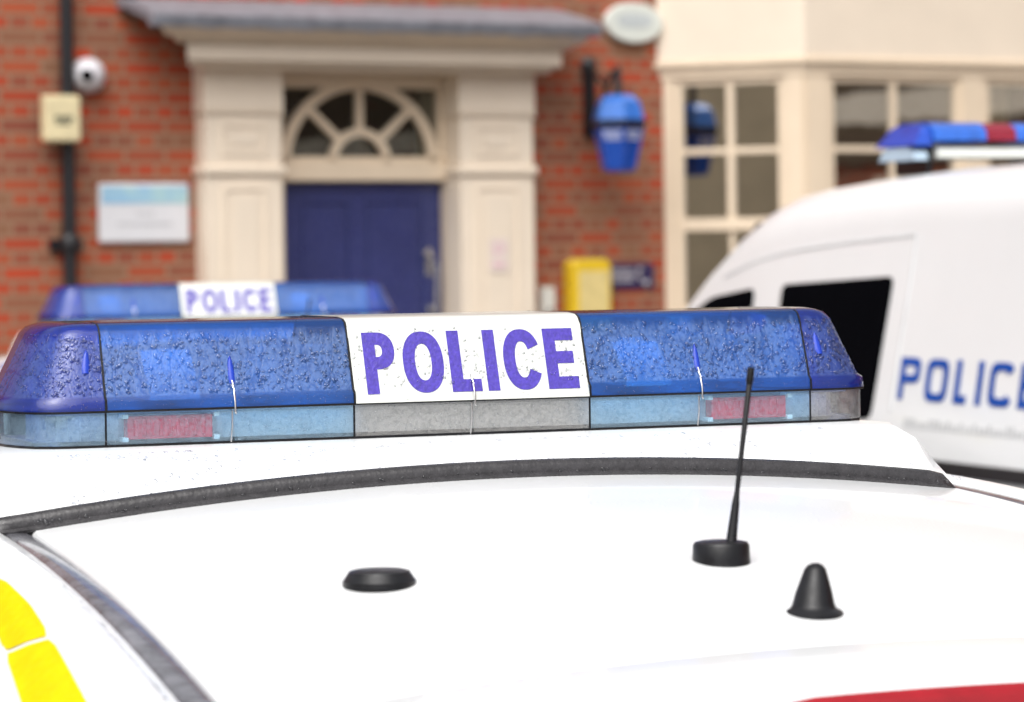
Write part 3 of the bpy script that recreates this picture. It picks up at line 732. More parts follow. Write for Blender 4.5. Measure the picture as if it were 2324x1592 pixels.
# van lightbar
def vbar(x0, x1, z0, z1, y0, y1, s0=0.0, s1=0.0):
    mm = MB(); P_ = [(y0, z0), (y0 + .004, z0 + (z1 - z0) * .55), (y0 + .03, z1 - .008), (y0 + .06, z1), (y1 - .06, z1), (y1 - .03, z1 - .008), (y1, z0)]
    def row(x, s_, sg): return [(x + sg * s_ * (z - z0) / (z1 - z0), y, z) for y, z in P_]
    A_, B_ = row(x0, s0, 1), row(x1, s1, -1); mm.grid([A_, B_]); n_ = len(P_); mm.add(A_, [tuple(range(n_))]); mm.add(B_, [tuple(range(n_))]); return mm
yb0, yb1 = -.62, -.34
VLENS = basic("van_blue_lens", (.022, .13, .58), .15, var=.3, vs=12, coat=.6); VLEND = basic("van_blue_end_lens", (.012, .07, .48), .15, var=.3, vs=12, coat=.6)
vb = vbar(.268, 1.36, 2.112, 2.160, yb0 + .01, yb1 - .01).build("light_bar", SIGNW, van, bevel=.004)
vbar(.250, .437, 2.165, 2.225, yb0, yb1).build("blue_lens", VLENS, vb, True, auto=40)
vbar(.441, .545, 2.165, 2.223, yb0, yb1).build("red_lens", basic("van_red_lens", (.24, .012, .03), .25), vb, True, auto=40)
vbar(.549, 1.06, 2.165, 2.223, yb0, yb1).build("blue_lens", VLENS, vb, True, auto=40)
vbar(1.064, 1.44, 2.165, 2.225, yb0, yb1).build("blue_lens", VLENS, vb, True, auto=40)
vbar(.178, .246, 2.150, 2.218, yb0 + .01, yb1 - .01, .05, -.0).build("end_lens", VLEND, vb, True, auto=40)
vbar(1.446, 1.53, 2.150, 2.218, yb0 + .01, yb1 - .01, 0, .05).build("end_lens", VLEND, vb, True, auto=40)
for x0, x1 in ((.185, .232), (1.44, 1.51)): vbar(x0, x1, 2.105, 2.147, yb0 + .015, yb1 - .02).build("alley_light", basic("alley_lamp_glass", (.45, .58, .70), .2), vb, bevel=.005)
for x0, x1 in ((.238, .258), (1.38, 1.41)): MB().box(x0, x1, yb0 + .03, yb1 - .03, 2.06, 2.162).build("mounting_foot", PLAST, vb, bevel=.004)

# ================================================================== BUILDING
TB = R(29); BC, BS = math.cos(TB), math.sin(TB); FX, FY = -.809, 16.8
bld = empty("brick_building", (FX, FY, 0), TB)
tag(bld, "red brick police station with cream painted doorcase, navy door and cream bay window", "building")
def fac(px, py, out=0.0):     # measured point -> (s, z) on the facade plane moved forward by out
    u, v = ray(px, py); X0, Y0 = FX + BS * out, FY - BC * out
    s = (u * Y0 - X0) / (BC - BS * u); return s, CH + v * (Y0 + BS * s)
def fs(px, out=0.0, py=400): return fac(px, py, out)[0]
def fz(px, py, out=0.0): return fac(px, py, out)[1]

sPL0, sPL1 = fs(468, .14), fs(641, .14); sPR0, sPR1 = fs(1046, .14), fs(1212, .14)
sBay = fs(1508); BH = 7.0
zWinTop = 2.85
# wall with door and bay openings
m = MB()
m.box(-9, sPL0 + .04, 0, .33, 0, BH); m.box(sPR1 - .04, sBay + .02, 0, .33, 0, BH)
zCan = fz(820, 170, .14) + .15
m.box(sPL0 + .04, sPR1 - .04, 0, .33, zCan, BH)
FLW = .833
BAYL = sBay + 2 * FLW * math.cos(R(51.5)) + 3.32 - .52
m.box(sBay + .02, BAYL + .5, 0, .33, 4.3, BH); m.box(BAYL + .5, BAYL + 5, 0, .33, 0, BH); m.box(sBay + .02, BAYL + .5, 0, .33, 0, .5)
m.build("wall", BRICK, bld)
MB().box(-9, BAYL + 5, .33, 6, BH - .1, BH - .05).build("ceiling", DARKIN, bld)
m = MB(); m.box(-9, BAYL + 5, 6, 6.2, 0, BH); m.box(-9.0, -8.9, .33, 6, 0, BH); m.box(BAYL + 4.9, BAYL + 5, .33, 6, 0, BH); m.build("back_wall", BRICK, bld)
m = MB(); m.add([(-9.3, -.35, BH - .02), (BAYL + 5.3, -.35, BH - .02), (BAYL + 5.3, 3.1, BH + 2.4), (-9.3, 3.1, BH + 2.4), (-9.3, 6.5, BH - .02), (BAYL + 5.3, 6.5, BH - .02)], [(0, 1, 2, 3), (3, 2, 5, 4), (0, 3, 4), (1, 5, 2)])
m.build("roof", basic("slate_roof", (.10, .10, .12), .6, var=.3, vs=6), bld)

# pilasters
def pilaster(a, b):
    o = -.14; zt = fz(550, 165, .14); zc = fz(550, 252, .14); zp0, zp1 = fz(550, 278, .14), fz(550, 352, .14); zm0, zm1 = fz(550, 376, .14), fz(550, 396, .14)
    m = MB(); m.box(a, b, o, .33, 0, zm1); m.box(a + .002, b - .002, o, .33, zm0, zc)
    p = m.build("pilaster", CREAM, bld, bevel=.006)
    MB().box(a - .008, b + .008, o - .012, .04, zc, zt + .03).build("capital", CREAM, p, bevel=.008)
    MB().box(a - .012, b + .012, o - .018, .04, zc - .014, zc - .001).build("astragal", CREAM, p, bevel=.006)
    MB().box(a - .018, b + .018, o - .024, .04, zm1, zm0).build("moulding", CREAM, p, bevel=.012)
    def panel(x0, x1, z0, z1):
        w = .022; mm = MB(); y1 = o; y0 = o - .009
        mm.box(x0, x1, y0, y1, z1 - w, z1); mm.box(x0, x1, y0, y1, z0, z0 + w); mm.box(x0, x0 + w, y0, y1, z0 + w, z1 - w); mm.box(x1 - w, x1, y0, y1, z0 + w, z1 - w)
        mm.box(x0 + .055, x1 - .055, y0 + .002, y1, z0 + .05, z1 - .05)
        mm.build("panel_moulding", CREAM, p, bevel=.003)
    d = (b - a) * .20
    panel(a + d, b - d, zp1, zp0); panel(a + d, b - d, .45, fz(550, 422, .14))
    MB().box(a - .02, b + .02, o - .03, .04, 0, .3).build("plinth_block", CREAM, p, bevel=.006)
    return p
pilaster(sPL0, sPL1); pilaster(sPR0, sPR1)

# canopy: cornice with raked soffit, lead-dressed top
cs0, cs1 = fs(418, .34, 150), fs(1286, .34, 165); zc0, zc1 = fz(850, 143, .34), fz(850, 105, .34)
m = MB()
for a_, b_, y_, z0_, z1_ in ((cs0 + .02, cs1 - .02, -.33, zc0, zc1), (cs0 + .05, cs1 - .05, -.27, zc0 - .03, zc0 - .0005)):
    m.prism([(a_, y_), (b_, y_), (b_ - .03, .02), (a_ + .24, .02)], lambda a, b, z=z0_: (a, b, z), lambda a, b, z=z1_: (a, b, z))
cn = m.build("cornice", CREAM, bld, bevel=.008)
LO_, LB_ = .47, .09
ls0, ls1 = fs(345, LO_, 75), fs(1364, LO_, 85); zf = fz(850, 69, LO_)
m = MB(); prof = [(-.33, zc1 + .002), (-.345, zc1 + .015), (-.365, zc1 + .035), (-.40, zf - .045), (-.43, zf - .012), (-.445, zf - .003), (-.02, zf + .05)]
def ends(y): f = min(1, max(0, (-y - .30) / .145)); return cs0 * (1 - f) + (ls0 + .05) * f, cs1 * (1 - f) + (ls1 - .05) * f
m.grid([[(ends(y)[0] + (ends(y)[1] - ends(y)[0]) * g, y, z) for y, z in prof] for g in frange(0, 1, 4)])
for k in (0, 1):
    m.add([(ends(y)[k], y, z) for y, z in prof] + [(ends(-.33)[k] + (.24 if k == 0 else -.03), 0, zc1 + .002)], [tuple(range(len(prof) + 1))])
m.build("soffit", CREAM2, cn, True, auto=30)
m = MB(); rows = []; zw = fz(850, 14, LB_)
for g in frange(0, 1, 60):       # sloping sheet of lead with a thick dressed front edge
    x = ls0 + (ls1 - ls0) * g; j = .003 * math.sin(g * 91) + .002 * math.sin(g * 37)
    rows.append([(x, -LO_ + .02, zf), (x, -LO_, zf - .006 + j), (x, -LO_ - .016, zf + .03), (x, -LO_ - .022 + j, zf + .058), (x, -LO_ + .03, zf + .078), (x, -LB_, zw), (x, -.0, zw + .02), (x, 0, zw - .04), (x, -LB_, zw - .045), (x, -LO_ + .06, zf + .035), (x, -LO_ + .04, zf + .002)])
m.grid(rows, close_u=True)
for r_ in (rows[0], rows[-1]): m.add(r_, [tuple(range(len(r_)))])
m.build("lead_flashing", LEAD, cn, True, auto=30)

# doorcase lining, transom, fanlight, door (set back)
RD = .09                                       # door plane behind wall face
zDoor = fz(820, 411, -.06); zTr = fz(820, 368, -.06); zSpr = fz(820, 360, -.06); zHead = fz(820, 200, -.06)
sD1 = fs(1001, -.09)
sD0 = sD1 - .97
lin = MB(); lin.box(sPL1, sD0, RD - .05, .30, 0, zCan + .01); lin.box(sD1, sPR0, RD - .05, .30, 0, zCan + .01)
lin.box(sD0, sD1, RD - .05, .30, zHead, zCan + .01); lin.box(sD1 - .04, sD1 - .001, RD - .048, .30, zTr + .01, zHead)
lin.box(sD1 + .055, sD1 + .075, RD - .075, RD - .05, 0, zCan)
dc = lin.build("door_lining", CREAM2, bld, bevel=.006)
MB().box(sPL1, sPR0, -.145, RD - .05, zHead + .10, zCan + .01).build("architrave", CREAM2, dc, bevel=.006)
MB().box(sD0, sD1, RD - .07, .26, zDoor, zTr).build("transom", CREAM2, bld, bevel=.01)
# fanlight: glazing bars
fl0, fl1 = sD0, sD1; fc = (fl0 + fl1) / 2 - .025; z0 = zTr; rx = (fl1 - fl0) / 2 - .045; rz = zHead - z0 + .015
fanm = MB(); y0, y1 = RD - .045, RD - .01
def arc(rx_, rz_, w, k=30, a0=0, a1=math.pi):
    rows = []
    for i in range(k + 1):
        a = a0 + (a1 - a0) * i / k; c_, s_ = math.cos(a), math.sin(a)
        o_, i_ = (fc + rx_ * c_, z0 + rz_ * s_), (fc + (rx_ - w) * c_, z0 + (rz_ - w) * s_)
        rows.append([(o_[0], y0, o_[1]), (i_[0], y0, i_[1]), (i_[0], y1, i_[1]), (o_[0], y1, o_[1])])
    fanm.grid(rows, close_u=True)
arc(rx + .03, rz + .03, .055); arc(.185, .185, .045)
for a in (45, 90, 135):
    a = R(a); c_, s_ = math.cos(a), math.sin(a); w = .020
    p0 = (fc + .16 * c_, z0 + .16 * s_); p1 = (fc + rx * c_, z0 + (rz) * s_ * (1.0))
    fanm.prism([(p0[0] - w * s_, p0[1] + w * c_), (p1[0] - w * s_, p1[1] + w * c_), (p1[0] + w * s_, p1[1] - w * c_), (p0[0] + w * s_, p0[1] - w * c_)], lambda a_, b_: (a_, y0 + .002, b_), lambda a_, b_: (a_, y1, b_))
fanm.box(fl0, fl1, y0, y1, z0, z0 + .03)
fan = fanm.build("fanlight", CREAM2, bld)
WGLASS = glass("window_glass", .34, (.93, .94, .92, 1)); SIDEGLASS = glass("side_window_glass", .78, (.9, .88, .8, 1))
MB().box(fl0, fl1, RD + .0, RD + .006, z0, zHead).build("pane", glass("fanlight_glass", .07), fan)
MB().box(fl0 - .3, fl1 + .3, RD + 1.6, RD + 1.7, 1.5, 3.6).build("hall_wall", basic("dim_hall", (.16, .09, .095), .9), fan)
# door leaf: stiles, rails, raised panels
m = MB(); dz = zDoor - .006; yd = RD
m.box(sD0 + .003, sD1 - .003, yd + .012, yd + .05, .16, dz)
mid = (sD0 + sD1) / 2 - .03
for x0, x1 in ((sD0 + .003, sD0 + .11), (sD1 - .12, sD1 - .003), (mid - .05, mid + .05)): m.box(x0, x1, yd, yd + .012, .16, dz)
for za, zb in ((dz - .11, dz), (1.10, 1.24), (.16, .40)):
    for x0, x1 in ((sD0 + .11, mid - .05), (mid + .05, sD1 - .12)): m.box(x0, x1, yd, yd + .012, za, zb)
door = m.build("door", NAVY, bld, bevel=.004)
for x0, x1 in ((sD0 + .13, mid - .07), (mid + .07, sD1 - .14)):
    for za, zb in ((1.26, dz - .13), (.42, 1.08)):
        MB().box(x0, x1, yd + .002, yd + .012, za, zb).build("door_panel", NAVY, door, bevel=.008, seg=3)
hs_, hz = fac(980, 588, -.05)
m = MB().box(hs_ - .018, hs_ + .018, yd - .008, yd, hz - .09, hz + .06); m.lathe([(0, -.03), (.018, -.028), (.022, -.01), (.022, 0)], (hs_, yd, hz + .01), 'y', 16)
m.tube([(hs_, yd - .03, hz + .01), (hs_, yd - .05, hz + .005), (hs_ - .04, yd - .055, hz + .03), (hs_ - .10 * .6, yd - .055, hz + .035)], .011, 8); m.build("door_handle", CHROME, door, bevel=.002)
m = MB(); m.tube([(hs_ + .02, yd - .05, hz - .02), (hs_ + .025, yd - .055, hz - .06), (hs_ + .02, yd - .04, hz - .30), (hs_ + .02, yd - .0, hz - .31)], .010, 8)
m.lathe([(0, -.018), (.020, -.016), (.024, 0)], (hs_ + .005, yd, fz(985, 702, -.05)), 'y', 16)
m.build("pull_handle", CHROME, door)
MB().box(sPL0, sPR1, -.45, RD + .3, 0, .16).build("door_step", basic("step_stone", (.35, .33, .30), .8, bump=.3, bs=60), bld, bevel=.01)

# bay window
bay = empty("bay_window", (0, 0, 0), 0, bld)
FA = 51.5; ca, sa = math.cos(R(FA)), math.sin(R(FA)); FL = .833
cX, cY = sBay + FL * ca, -FL * sa
frontL = 3.32
rX = cX + frontL
zTop, zBot = 4.3, .35
zf1 = fz(1900, 131, .65)       # underside of the fascia
def facets(): return [((sBay, 0), (cX, cY)), ((cX, cY), (rX, cY)), ((rX, cY), (rX + FL * ca, 0))]
def wallseg(p, q, z0, z1, th=.08, out=0.0, name="fascia", mat=CREAM, par=bay, bevel=.004):
    d = (Vector(q) - Vector(p)); L = d.length; d.normalize(); n_ = Vector((d.y, -d.x))
    P0 = [Vector(p) + n_ * out, Vector(q) + n_ * out, Vector(q) - n_ * th, Vector(p) - n_ * th]
    return MB().prism([tuple(v) for v in P0], lambda a, b: (a, b, z0), lambda a, b: (a, b, z1)).build(name, mat, par, bevel=bevel)
# continuous polygonal fascia, cornice mouldings and apron (mitred by offsetting the plan)
def plan(off):
    hm = off * math.tan(R(FA / 2)); e = off
    return [(sBay - e / sa + 0 , 0), (cX - hm, cY - e), (rX + hm, cY - e), (rX + FL * ca + e / sa, 0)]
def band(off, th, z0, z1, name, mat=CREAM, bevel=.004):
    o_, i_ = plan(off), plan(-th); mm = MB(); rows = []
    for a, b in zip(o_, i_): rows.append([(a[0], a[1], z0), (a[0], a[1], z1), (b[0], b[1], z1), (b[0], b[1], z0)])
    mm.grid(rows, close_u=True); return mm.build(name, mat, bay, bevel=bevel)
band(.03, .05, zf1, zTop, "fascia"); band(.045, .0, zf1 - .035, zf1, "fascia_moulding", CREAM2)
band(.025, .06, .35, .95, "apron"); band(.07, .05, .95, 1.0, "sill", CREAM2)
m = MB(); m.prism(plan(.03), lambda a, b: (a, b, zTop + .002), lambda a, b: (a, b, zTop + .05)); m.build("bay_roof", LEAD, bay)
zs1 = fz(1900, 170, .65) ; zs1 = min(zs1 + .0, zf1 - .06)
ztL = fz(1650, 492, .33); zRail = .07
band(.02, .06, zs1, zf1 - .035, "head_rail", CREAM2)
def bayframe(p, q, u0, u1, gm=None):
    """one double-hung sash between distances u0..u1 along p->q"""
    d = (Vector(q) - Vector(p)).normalized(); n_ = Vector((d.y, -d.x)); P_ = Vector(p)
    def bx(mm, a, b, y0, y1, z0, z1):
        c = [P_ + d * a + n_ * y1, P_ + d * b + n_ * y1, P_ + d * b + n_ * y0, P_ + d * a + n_ * y0]
        mm.prism([tuple(v) for v in c], lambda s_, t_: (s_, t_, z0), lambda s_, t_: (s_, t_, z1))
    fr = MB(); w = .045
    bx(fr, u0, u0 + w, -.05, .0, 1.0, zs1); bx(fr, u1 - w, u1, -.05, .0, 1.0, zs1)
    bx(fr, u0 + w, u1 - w, -.05, -.003, zs1 - .04, zs1); bx(fr, u0 + w, u1 - w, -.05, -.003, 1.0, 1.06)
    bx(fr, u0 + w, u1 - w, -.05, .004, ztL - .075, ztL - .005)
    um = (u0 + u1) / 2; zmid = (ztL + zs1 - .04) / 2; zl_ = (ztL - .075 + 1.06) / 2
    bx(fr, um - .022, um + .022, -.04, -.006, ztL - .005, zs1 - .04); bx(fr, um - .016, um + .016, -.04, -.012, 1.06, ztL - .075)
    for za in (zmid,):
        bx(fr, u0 + w, um - .022, -.04, -.008, za - .018, za + .018); bx(fr, um + .022, u1 - w, -.04, -.008, za - .018, za + .018)
    for za in (zl_,):
        bx(fr, u0 + w, um - .016, -.04, -.012, za - .018, za + .018); bx(fr, um + .016, u1 - w, -.04, -.012, za - .018, za + .018)
    o = fr.build("sash_window", CREAM2, bay, bevel=.003)
    g = MB(); bx(g, u0 + w, u1 - w, -.027, -.022, 1.04, zs1 - .02)
    g.build("window_pane", gm or WGLASS, bay)
F = facets()
bayframe(F[0][0], F[0][1], .068, FL - .112, SIDEGLASS)
wallseg((sBay, 0), (sBay + .066 * ca, -.066 * sa), 1.0, zs1, .06, .012, "corner_post", CREAM2)
uf = lambda px: fs(px, .65, 250) - cX
a0, a1 = uf(1884) - .02, uf(2172) + .02; pw = uf(2237) - .02 - a1; sw = a1 - a0
x = a0
while x + sw < frontL - .02:
    bayframe(F[1][0], F[1][1], x, x + sw); x += sw + pw
bayframe(F[2][0], F[2][1], .085, FL - .095)
# posts
posts = [(cX + 0, cX + a0)]
x = a0 + sw
while x < frontL - .05:
    posts.append((cX + x, min(cX + x + pw, rX))); x += sw + pw
for x0, x1 in posts:
    MB().box(x0 + .0008, x1 - .0008, cY - .016, cY + .07, 1.0, zs1).build("mullion", CREAM2, bay, bevel=.006)
wallseg((cX - .11 * ca, cY + .11 * sa), (cX - .001, cY + .001), 1.0, zs1, .06, .014, "corner_post", CREAM2)
# room behind the bay: floor, curtains
band(-.12, .14, 2.9, 2.94, "curtain_rail", CREAM2)
CURT = basic("cream_curtain", (.75, .64, .45), .9, var=.15)
def curtain(p, q, u0, u1, z0, z1, off=.16, mat=CURT):
    d = (Vector(q) - Vector(p)).normalized(); n_ = Vector((d.y, -d.x)); mm = MB(); rows = []
    N = int((u1 - u0) / .012)
    for k in range(N + 1):
        u = u0 + (u1 - u0) * k / N; w = .02 * math.sin(u * 70) + .01 * math.sin(u * 31); c = Vector(p) + d * u - n_ * (off + w)
        rows.append([(c.x, c.y, z0), (c.x + .002, c.y, (z0 + z1) / 2), (c.x, c.y, z1)])
    mm.grid(rows); return mm.build("curtain", mat, bay, True)
def blind(p, q, u0, u1, z0, z1, off, mat, nm="roller_blind"):
    d = (Vector(q) - Vector(p)).normalized(); n_ = Vector((d.y, -d.x)); P_ = Vector(p); c = [P_ + d * u0 - n_ * off, P_ + d * u1 - n_ * off, P_ + d * u1 - n_ * (off + .003), P_ + d * u0 - n_ * (off + .003)]
    MB().prism([tuple(v) for v in c], lambda a, b: (a, b, z0), lambda a, b: (a, b, z1)).build(nm, mat, bay)
BL = basic("tan_blind", (.62, .50, .32), .9, var=.08)
zrow = (ztL + zs1 - .04) / 2
blind(*F[0], .09, .40, 1.6, zs1, .065, BL); blind(*F[0], .405, .665, zrow - .02, zs1, .065, BL)
curtain(*F[0], .36, .55, 1.02, zrow, .10); curtain(*F[0], .02, .33, 1.02, 1.7, .10); curtain(*F[1], .0, .12, 1.02, 2.9); curtain(*F[1], 1.2, 1.55, 1.02, 2.9)
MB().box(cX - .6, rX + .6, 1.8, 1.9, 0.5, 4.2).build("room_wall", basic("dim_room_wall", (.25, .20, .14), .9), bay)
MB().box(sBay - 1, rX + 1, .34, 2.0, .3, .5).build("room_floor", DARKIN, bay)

# ---- things fixed to the wall ------------------------------------------
def fpos(px, py, out=0.0):
    s, z = fac(px, py, out); return Vector((FX + BC * s + BS * out, FY + BS * s - BC * out, z))
def on_wall(name, px, py, label, cat, out=0.0, group=None):
    o = empty(name, fpos(px, py, out), TB); return tag(o, label, cat, group)
pxm = lambda Y: FPX / Y
# drainpipe
s0, _ = fac(136, 0, .06); s1, _ = fac(148, 640, .06)
base = fpos(146, 560, 0); dp = empty("drainpipe", (base.x, base.y, 0), TB)
tag(dp, "black cast iron drainpipe running down the brick wall behind the cream box", "drainpipe")
MB().tube([(0, -.075, 0), (0, -.075, BH - .1)], .036, 18).build("pipe", BLACKP, dp, True)
for zc in (fz(148, 555, .05), fz(130, -230, .05), .8):
    m = MB().tube([(0, -.075, zc - .05), (0, -.075, zc - .04), (0, -.075, zc + .04), (0, -.075, zc + .05)], [.040, .048, .048, .040], 18); m.box(-.085, .085, -.035, 0, zc - .03, zc + .03)
    m.build("pipe_collar", BLACKP, dp, True, auto=40)
# short stub of cable conduit at the top
st_ = on_wall("cable_conduit", 290, 28, "short black conduit end at the top left of the canopy", "conduit")
MB().tube([(0, -.03, .0), (0, -.03, 2.0)], .019, 12).build("conduit_pipe", BLACKP, st_, True)
MB().box(-.028, .028, -.05, 0, .05, .10).build("conduit_clip", BLACKP, st_, bevel=.004)
# dome camera
dm = on_wall("security_camera", 200, 172, "white round dome security camera beside the drainpipe", "security camera")
dm.rotation_euler = (0, 0, R(4))
MB().lathe([(.05, .09), (.07, .05), (.088, -.004), (.092, -.03), (.09, -.05), (.080, -.085), (.062, -.112), (.040, -.13), (.03, -.134)], (0, 0, 0), 'y', 36).build("housing", basic("white_plastic", (.68, .66, .70), .4), dm, True, auto=60)
MB().lathe([(.031, -.130), (.030, -.142), (.020, -.152), (0, -.156)], (.004, 0, -.004), 'y', 24).build("camera_lens", DARKGLASS, dm, True)
# cream alarm box in front of the pipe
ab = on_wall("alarm_box", 144, 268, "pale cream intruder alarm box fixed across the drainpipe", "alarm box", .20)
m = MB(); q = .095; m.box(-q, q, .0, .085, -.117, .117); m.build("alarm_cover", basic("cream_alarm_plastic", (.72, .62, .38), .45), ab, bevel=.014, seg=3)
MB().box(-.05, .05, .085, .20, -.06, .06).build("mounting_block", BLACKP, ab)
m = MB()
for k, x in enumerate(frange(-.045, .035, 4)): m.box(x, x + .015, -.0012, 0, -.014, .012 + .004 * (k % 2))
m.box(-.04, .04, -.0012, 0, -.032, -.020)
m.build("alarm_lettering", basic("dark_print", (.06, .07, .05), .6), ab)
# notice board sign
sg = on_wall("wall_sign", 324, 483, "white wall sign with pale blue header band on brick left of the door", "sign")
Ys = FY + BS * fs(324); W_, H_ = 196 / pxm(Ys) / (BC * 1.0) * .98, 134 / pxm(Ys)
MB().box(-W_ / 2, W_ / 2, -.03, 0, -H_ / 2, H_ / 2).build("sign_board", basic("sign_white", (.70, .70, .73), .35, var=.03), sg, bevel=.012, seg=3)
def header_mat():
    k = NT("sign_header_blue"); v = k.coord((1, 1, 1))
    k.l(k.ramp(k.noise(v, 5, 2), [(.4, srgb(150, 190, 218)), (.6, srgb(176, 208, 208))]), k.b.inputs['Base Color']); k.b.inputs['Roughness'].default_value = .35; return k.m
MB().box(-W_ / 2 + .012, W_ / 2 - .012, -.0325, -.028, H_ / 2 - .105, H_ / 2 - .012).build("sign_header", header_mat(), sg, bevel=.001)
m = MB()
for z, x0, x1 in ((-.005, -.045, .05), (-.058, -.15, .15)):
    x = x0
    while x < x1: m.box(x, x + .011, -.0315, -.0295, z - .009, z + .010); x += .017
m.build("sign_lettering", basic("sign_grey_print", (.48, .48, .50), .6), sg)
# oval plaque
ov = on_wall("oval_plaque", 1431, 52, "white oval plaque on the brick above the blue lantern", "plaque")
Yo = FY + BS * fs(1431); ow, oh = 132 / pxm(Yo) / 2 / BC, 92 / pxm(Yo) / 2
m = MB(); m.prism(sup(0, 0, ow, oh, 0, 2 * math.pi, 2, 48)[:-1], lambda a, b: (a, 0, b), lambda a, b: (a, -.05, b)); m.build("plaque_board", basic("plaque_white", (.66, .69, .64), .4, var=.04), ov, bevel=.01, seg=3)
m = MB(); m.prism(sup(0, -.0, ow * .6, oh * .36, 0, 2 * math.pi, 3, 40)[:-1], lambda a, b: (a, -.048, b + .01), lambda a, b: (a, -.0525, b + .01)); m.build("plaque_centre", basic("plaque_grey", (.50, .54, .55), .5, var=.1, vs=30), ov)
# blue lantern on iron bracket
ln = on_wall("police_lantern", 1335, 300, "blue police lantern hanging from a black iron wall bracket", "lantern")
zb = lambda py: fz(1405, py, .33) - fz(1335, 300)
LO = -.335; LX = fs(1404, .335) - fs(1335)
m = MB(); m.box(-.033, .033, -.03, 0, zb(305), zb(150)); m.lathe([(0, 0), (.045, 0), (.05, -.02), (0, -.05)], (0, 0, zb(140)), 'y', 14)
m.tube([(0, -.03, zb(290)), (LX * .2, -.10, zb(282)), (LX * .55, -.16, zb(240)), (LX * .5, -.19, zb(200)), (LX * .8, -.28, zb(165)), (LX, LO, zb(150)), (LX, LO, zb(215))], .014, 8)
m.tube([(0, -.03, zb(165)), (LX * .4, -.12, zb(170)), (LX * .6, -.2, zb(195))], .010, 8)
m.tube([(LX, LO, zb(150)), (LX, LO, zb(170)), (LX, LO, zb(205)), (LX, LO, zb(216))], [.014, .022, .024, .03], 10)
m.build("iron_bracket", BLACKP, ln, True, auto=50)
LB = basic("lantern_blue_glass", (.013, .075, .42), .25, var=.12, vs=6, spec=.5)
LB2 = basic("lantern_blue_top", (.035, .16, .56), .3, var=.1, vs=6)
def frustum(mm, x, y, z0, r0, z1, r1, n=6):
    rows = [[(x + r * math.cos(R(60 * k + 12)), y + r * math.sin(R(60 * k + 12)), z) for k in range(n)] for z, r in ((z0, r0), (z1, r1))]
    mm.grid(rows, close_u=True); mm.add(rows[0], [tuple(range(n))]); mm.add(rows[1], [tuple(range(n))])
m = MB(); frustum(m, LX, LO, zb(272), .150, zb(232), .125); frustum(m, LX, LO, zb(232) + .001, .124, zb(216), .080); m.build("lantern_top", LB2, ln, bevel=.006)
m = MB(); frustum(m, LX, LO, zb(287), .156, zb(272) - .001, .156); m.build("lantern_rim", BLACKP, ln, bevel=.004)
m = MB(); frustum(m, LX, LO, zb(384), .088, zb(288), .140); m.build("lantern_glass", LB, ln, bevel=.003)
m = MB()
for k in range(6):
    a = R(60 * k + 12); m.tube([(LX + .141 * math.cos(a), LO + .141 * math.sin(a), zb(288)), (LX + .089 * math.cos(a), LO + .089 * math.sin(a), zb(384))], .005, 6)
frustum(m, LX, LO, zb(390), .07, zb(384) - .001, .092); m.build("lantern_frame", basic("lantern_frame_blue", (.02, .08, .45), .4), ln)
# POLICE on the faces that look our way
for k in (3, 4, 5):
    a0_, a1_ = R(60 * k + 12), R(60 * (k + 1) + 12); zA, zB_ = zb(318), zb(296)
    def rr(z): f = (z - zb(384)) / (zb(288) - zb(384)); return .088 + .052 * f
    loops = word("POLICE", [.013, .015, .012, .006, .014, .013], 1, .004, .2, 2.5, [.004] * 6); tot = .073 + .02
    def lm(x, y, d, a0_=a0_, a1_=a1_, tot=tot, zA=zA, zB_=zB_):
        z = zA + (zB_ - zA) * y; r_ = rr(z) + .0045; f = .14 + .72 * x / tot
        ex = (1 - f) * math.cos(a0_) + f * math.cos(a1_); ey = (1 - f) * math.sin(a0_) + f * math.sin(a1_)
        return (LX + (r_ + d) * ex, LO + (r_ + d) * ey, z)
    outlines_mesh("lantern_lettering", loops, lm, basic("lantern_white_letters", (.66, .70, .86), .4), ln, .001)
# yellow box, small white bell push, navy phone sign
yb = on_wall("yellow_box", 1321, 655, "yellow wall box with rounded top beside the navy sign", "wall box")
Yy = FY + BS * fs(1321); yw = 90 / pxm(Yy) / 2 / (BC + .02)
m = MB(); P_ = [(-yw, -.24), (yw, -.24), (yw, .13), (yw - .012, .150), (yw - .035, .165), (-yw + .035, .165), (-yw + .012, .150), (-yw, .13)]
m.prism(P_, lambda a, b: (a, 0, b), lambda a, b: (a, -.12, b)); m.build("box_body", basic("yellow_box_plastic", (.74, .50, .02), .35, var=.08), yb, bevel=.015, seg=3)
MB().box(-yw + .035, yw - .022, -.123, -.119, -.20, .10).build("box_label", basic("faded_label", (.70, .56, .24), .5, var=.12, vs=20), yb)
bp = on_wall("door_bell", 1236, 680, "small white entry bell unit low on the brick right of the doorcase", "bell")
MB().box(-.045, .045, -.05, 0, -.13, .07).build("bell_body", basic("bell_white", (.66, .65, .60), .4), bp, bevel=.012, seg=3)
MB().lathe([(0, -.056), (.014, -.055), (.016, -.05)], (0, 0, -.06), 'y', 16).build("bell_button", CHROME, bp, True)
ns = on_wall("telephone_sign", 1429, 627, "navy sign with white lettering and telephone handset right of the yellow box", "sign")
Yn = FY + BS * fs(1429); nw, nh = 108 / pxm(Yn) / 2 / BC, 58 / pxm(Yn) / 2
MB().box(-nw, nw, -.015, 0, -nh, nh).build("sign_board", basic("navy_sign", (.035, .025, .085), .35), ns, bevel=.004)
SW = basic("sign_white_print", (.42, .41, .45), .5)
m = MB()
for r_, z in enumerate((.036, .008, -.020)):
    x = -nw + .018
    while x < .010 + .01 * (r_ == 1): w = random.uniform(.010, .018); m.box(x, x + w, -.0165, -.0145, z - .009, z + .010); x += w + .005
m.build("sign_lettering", SW, ns)
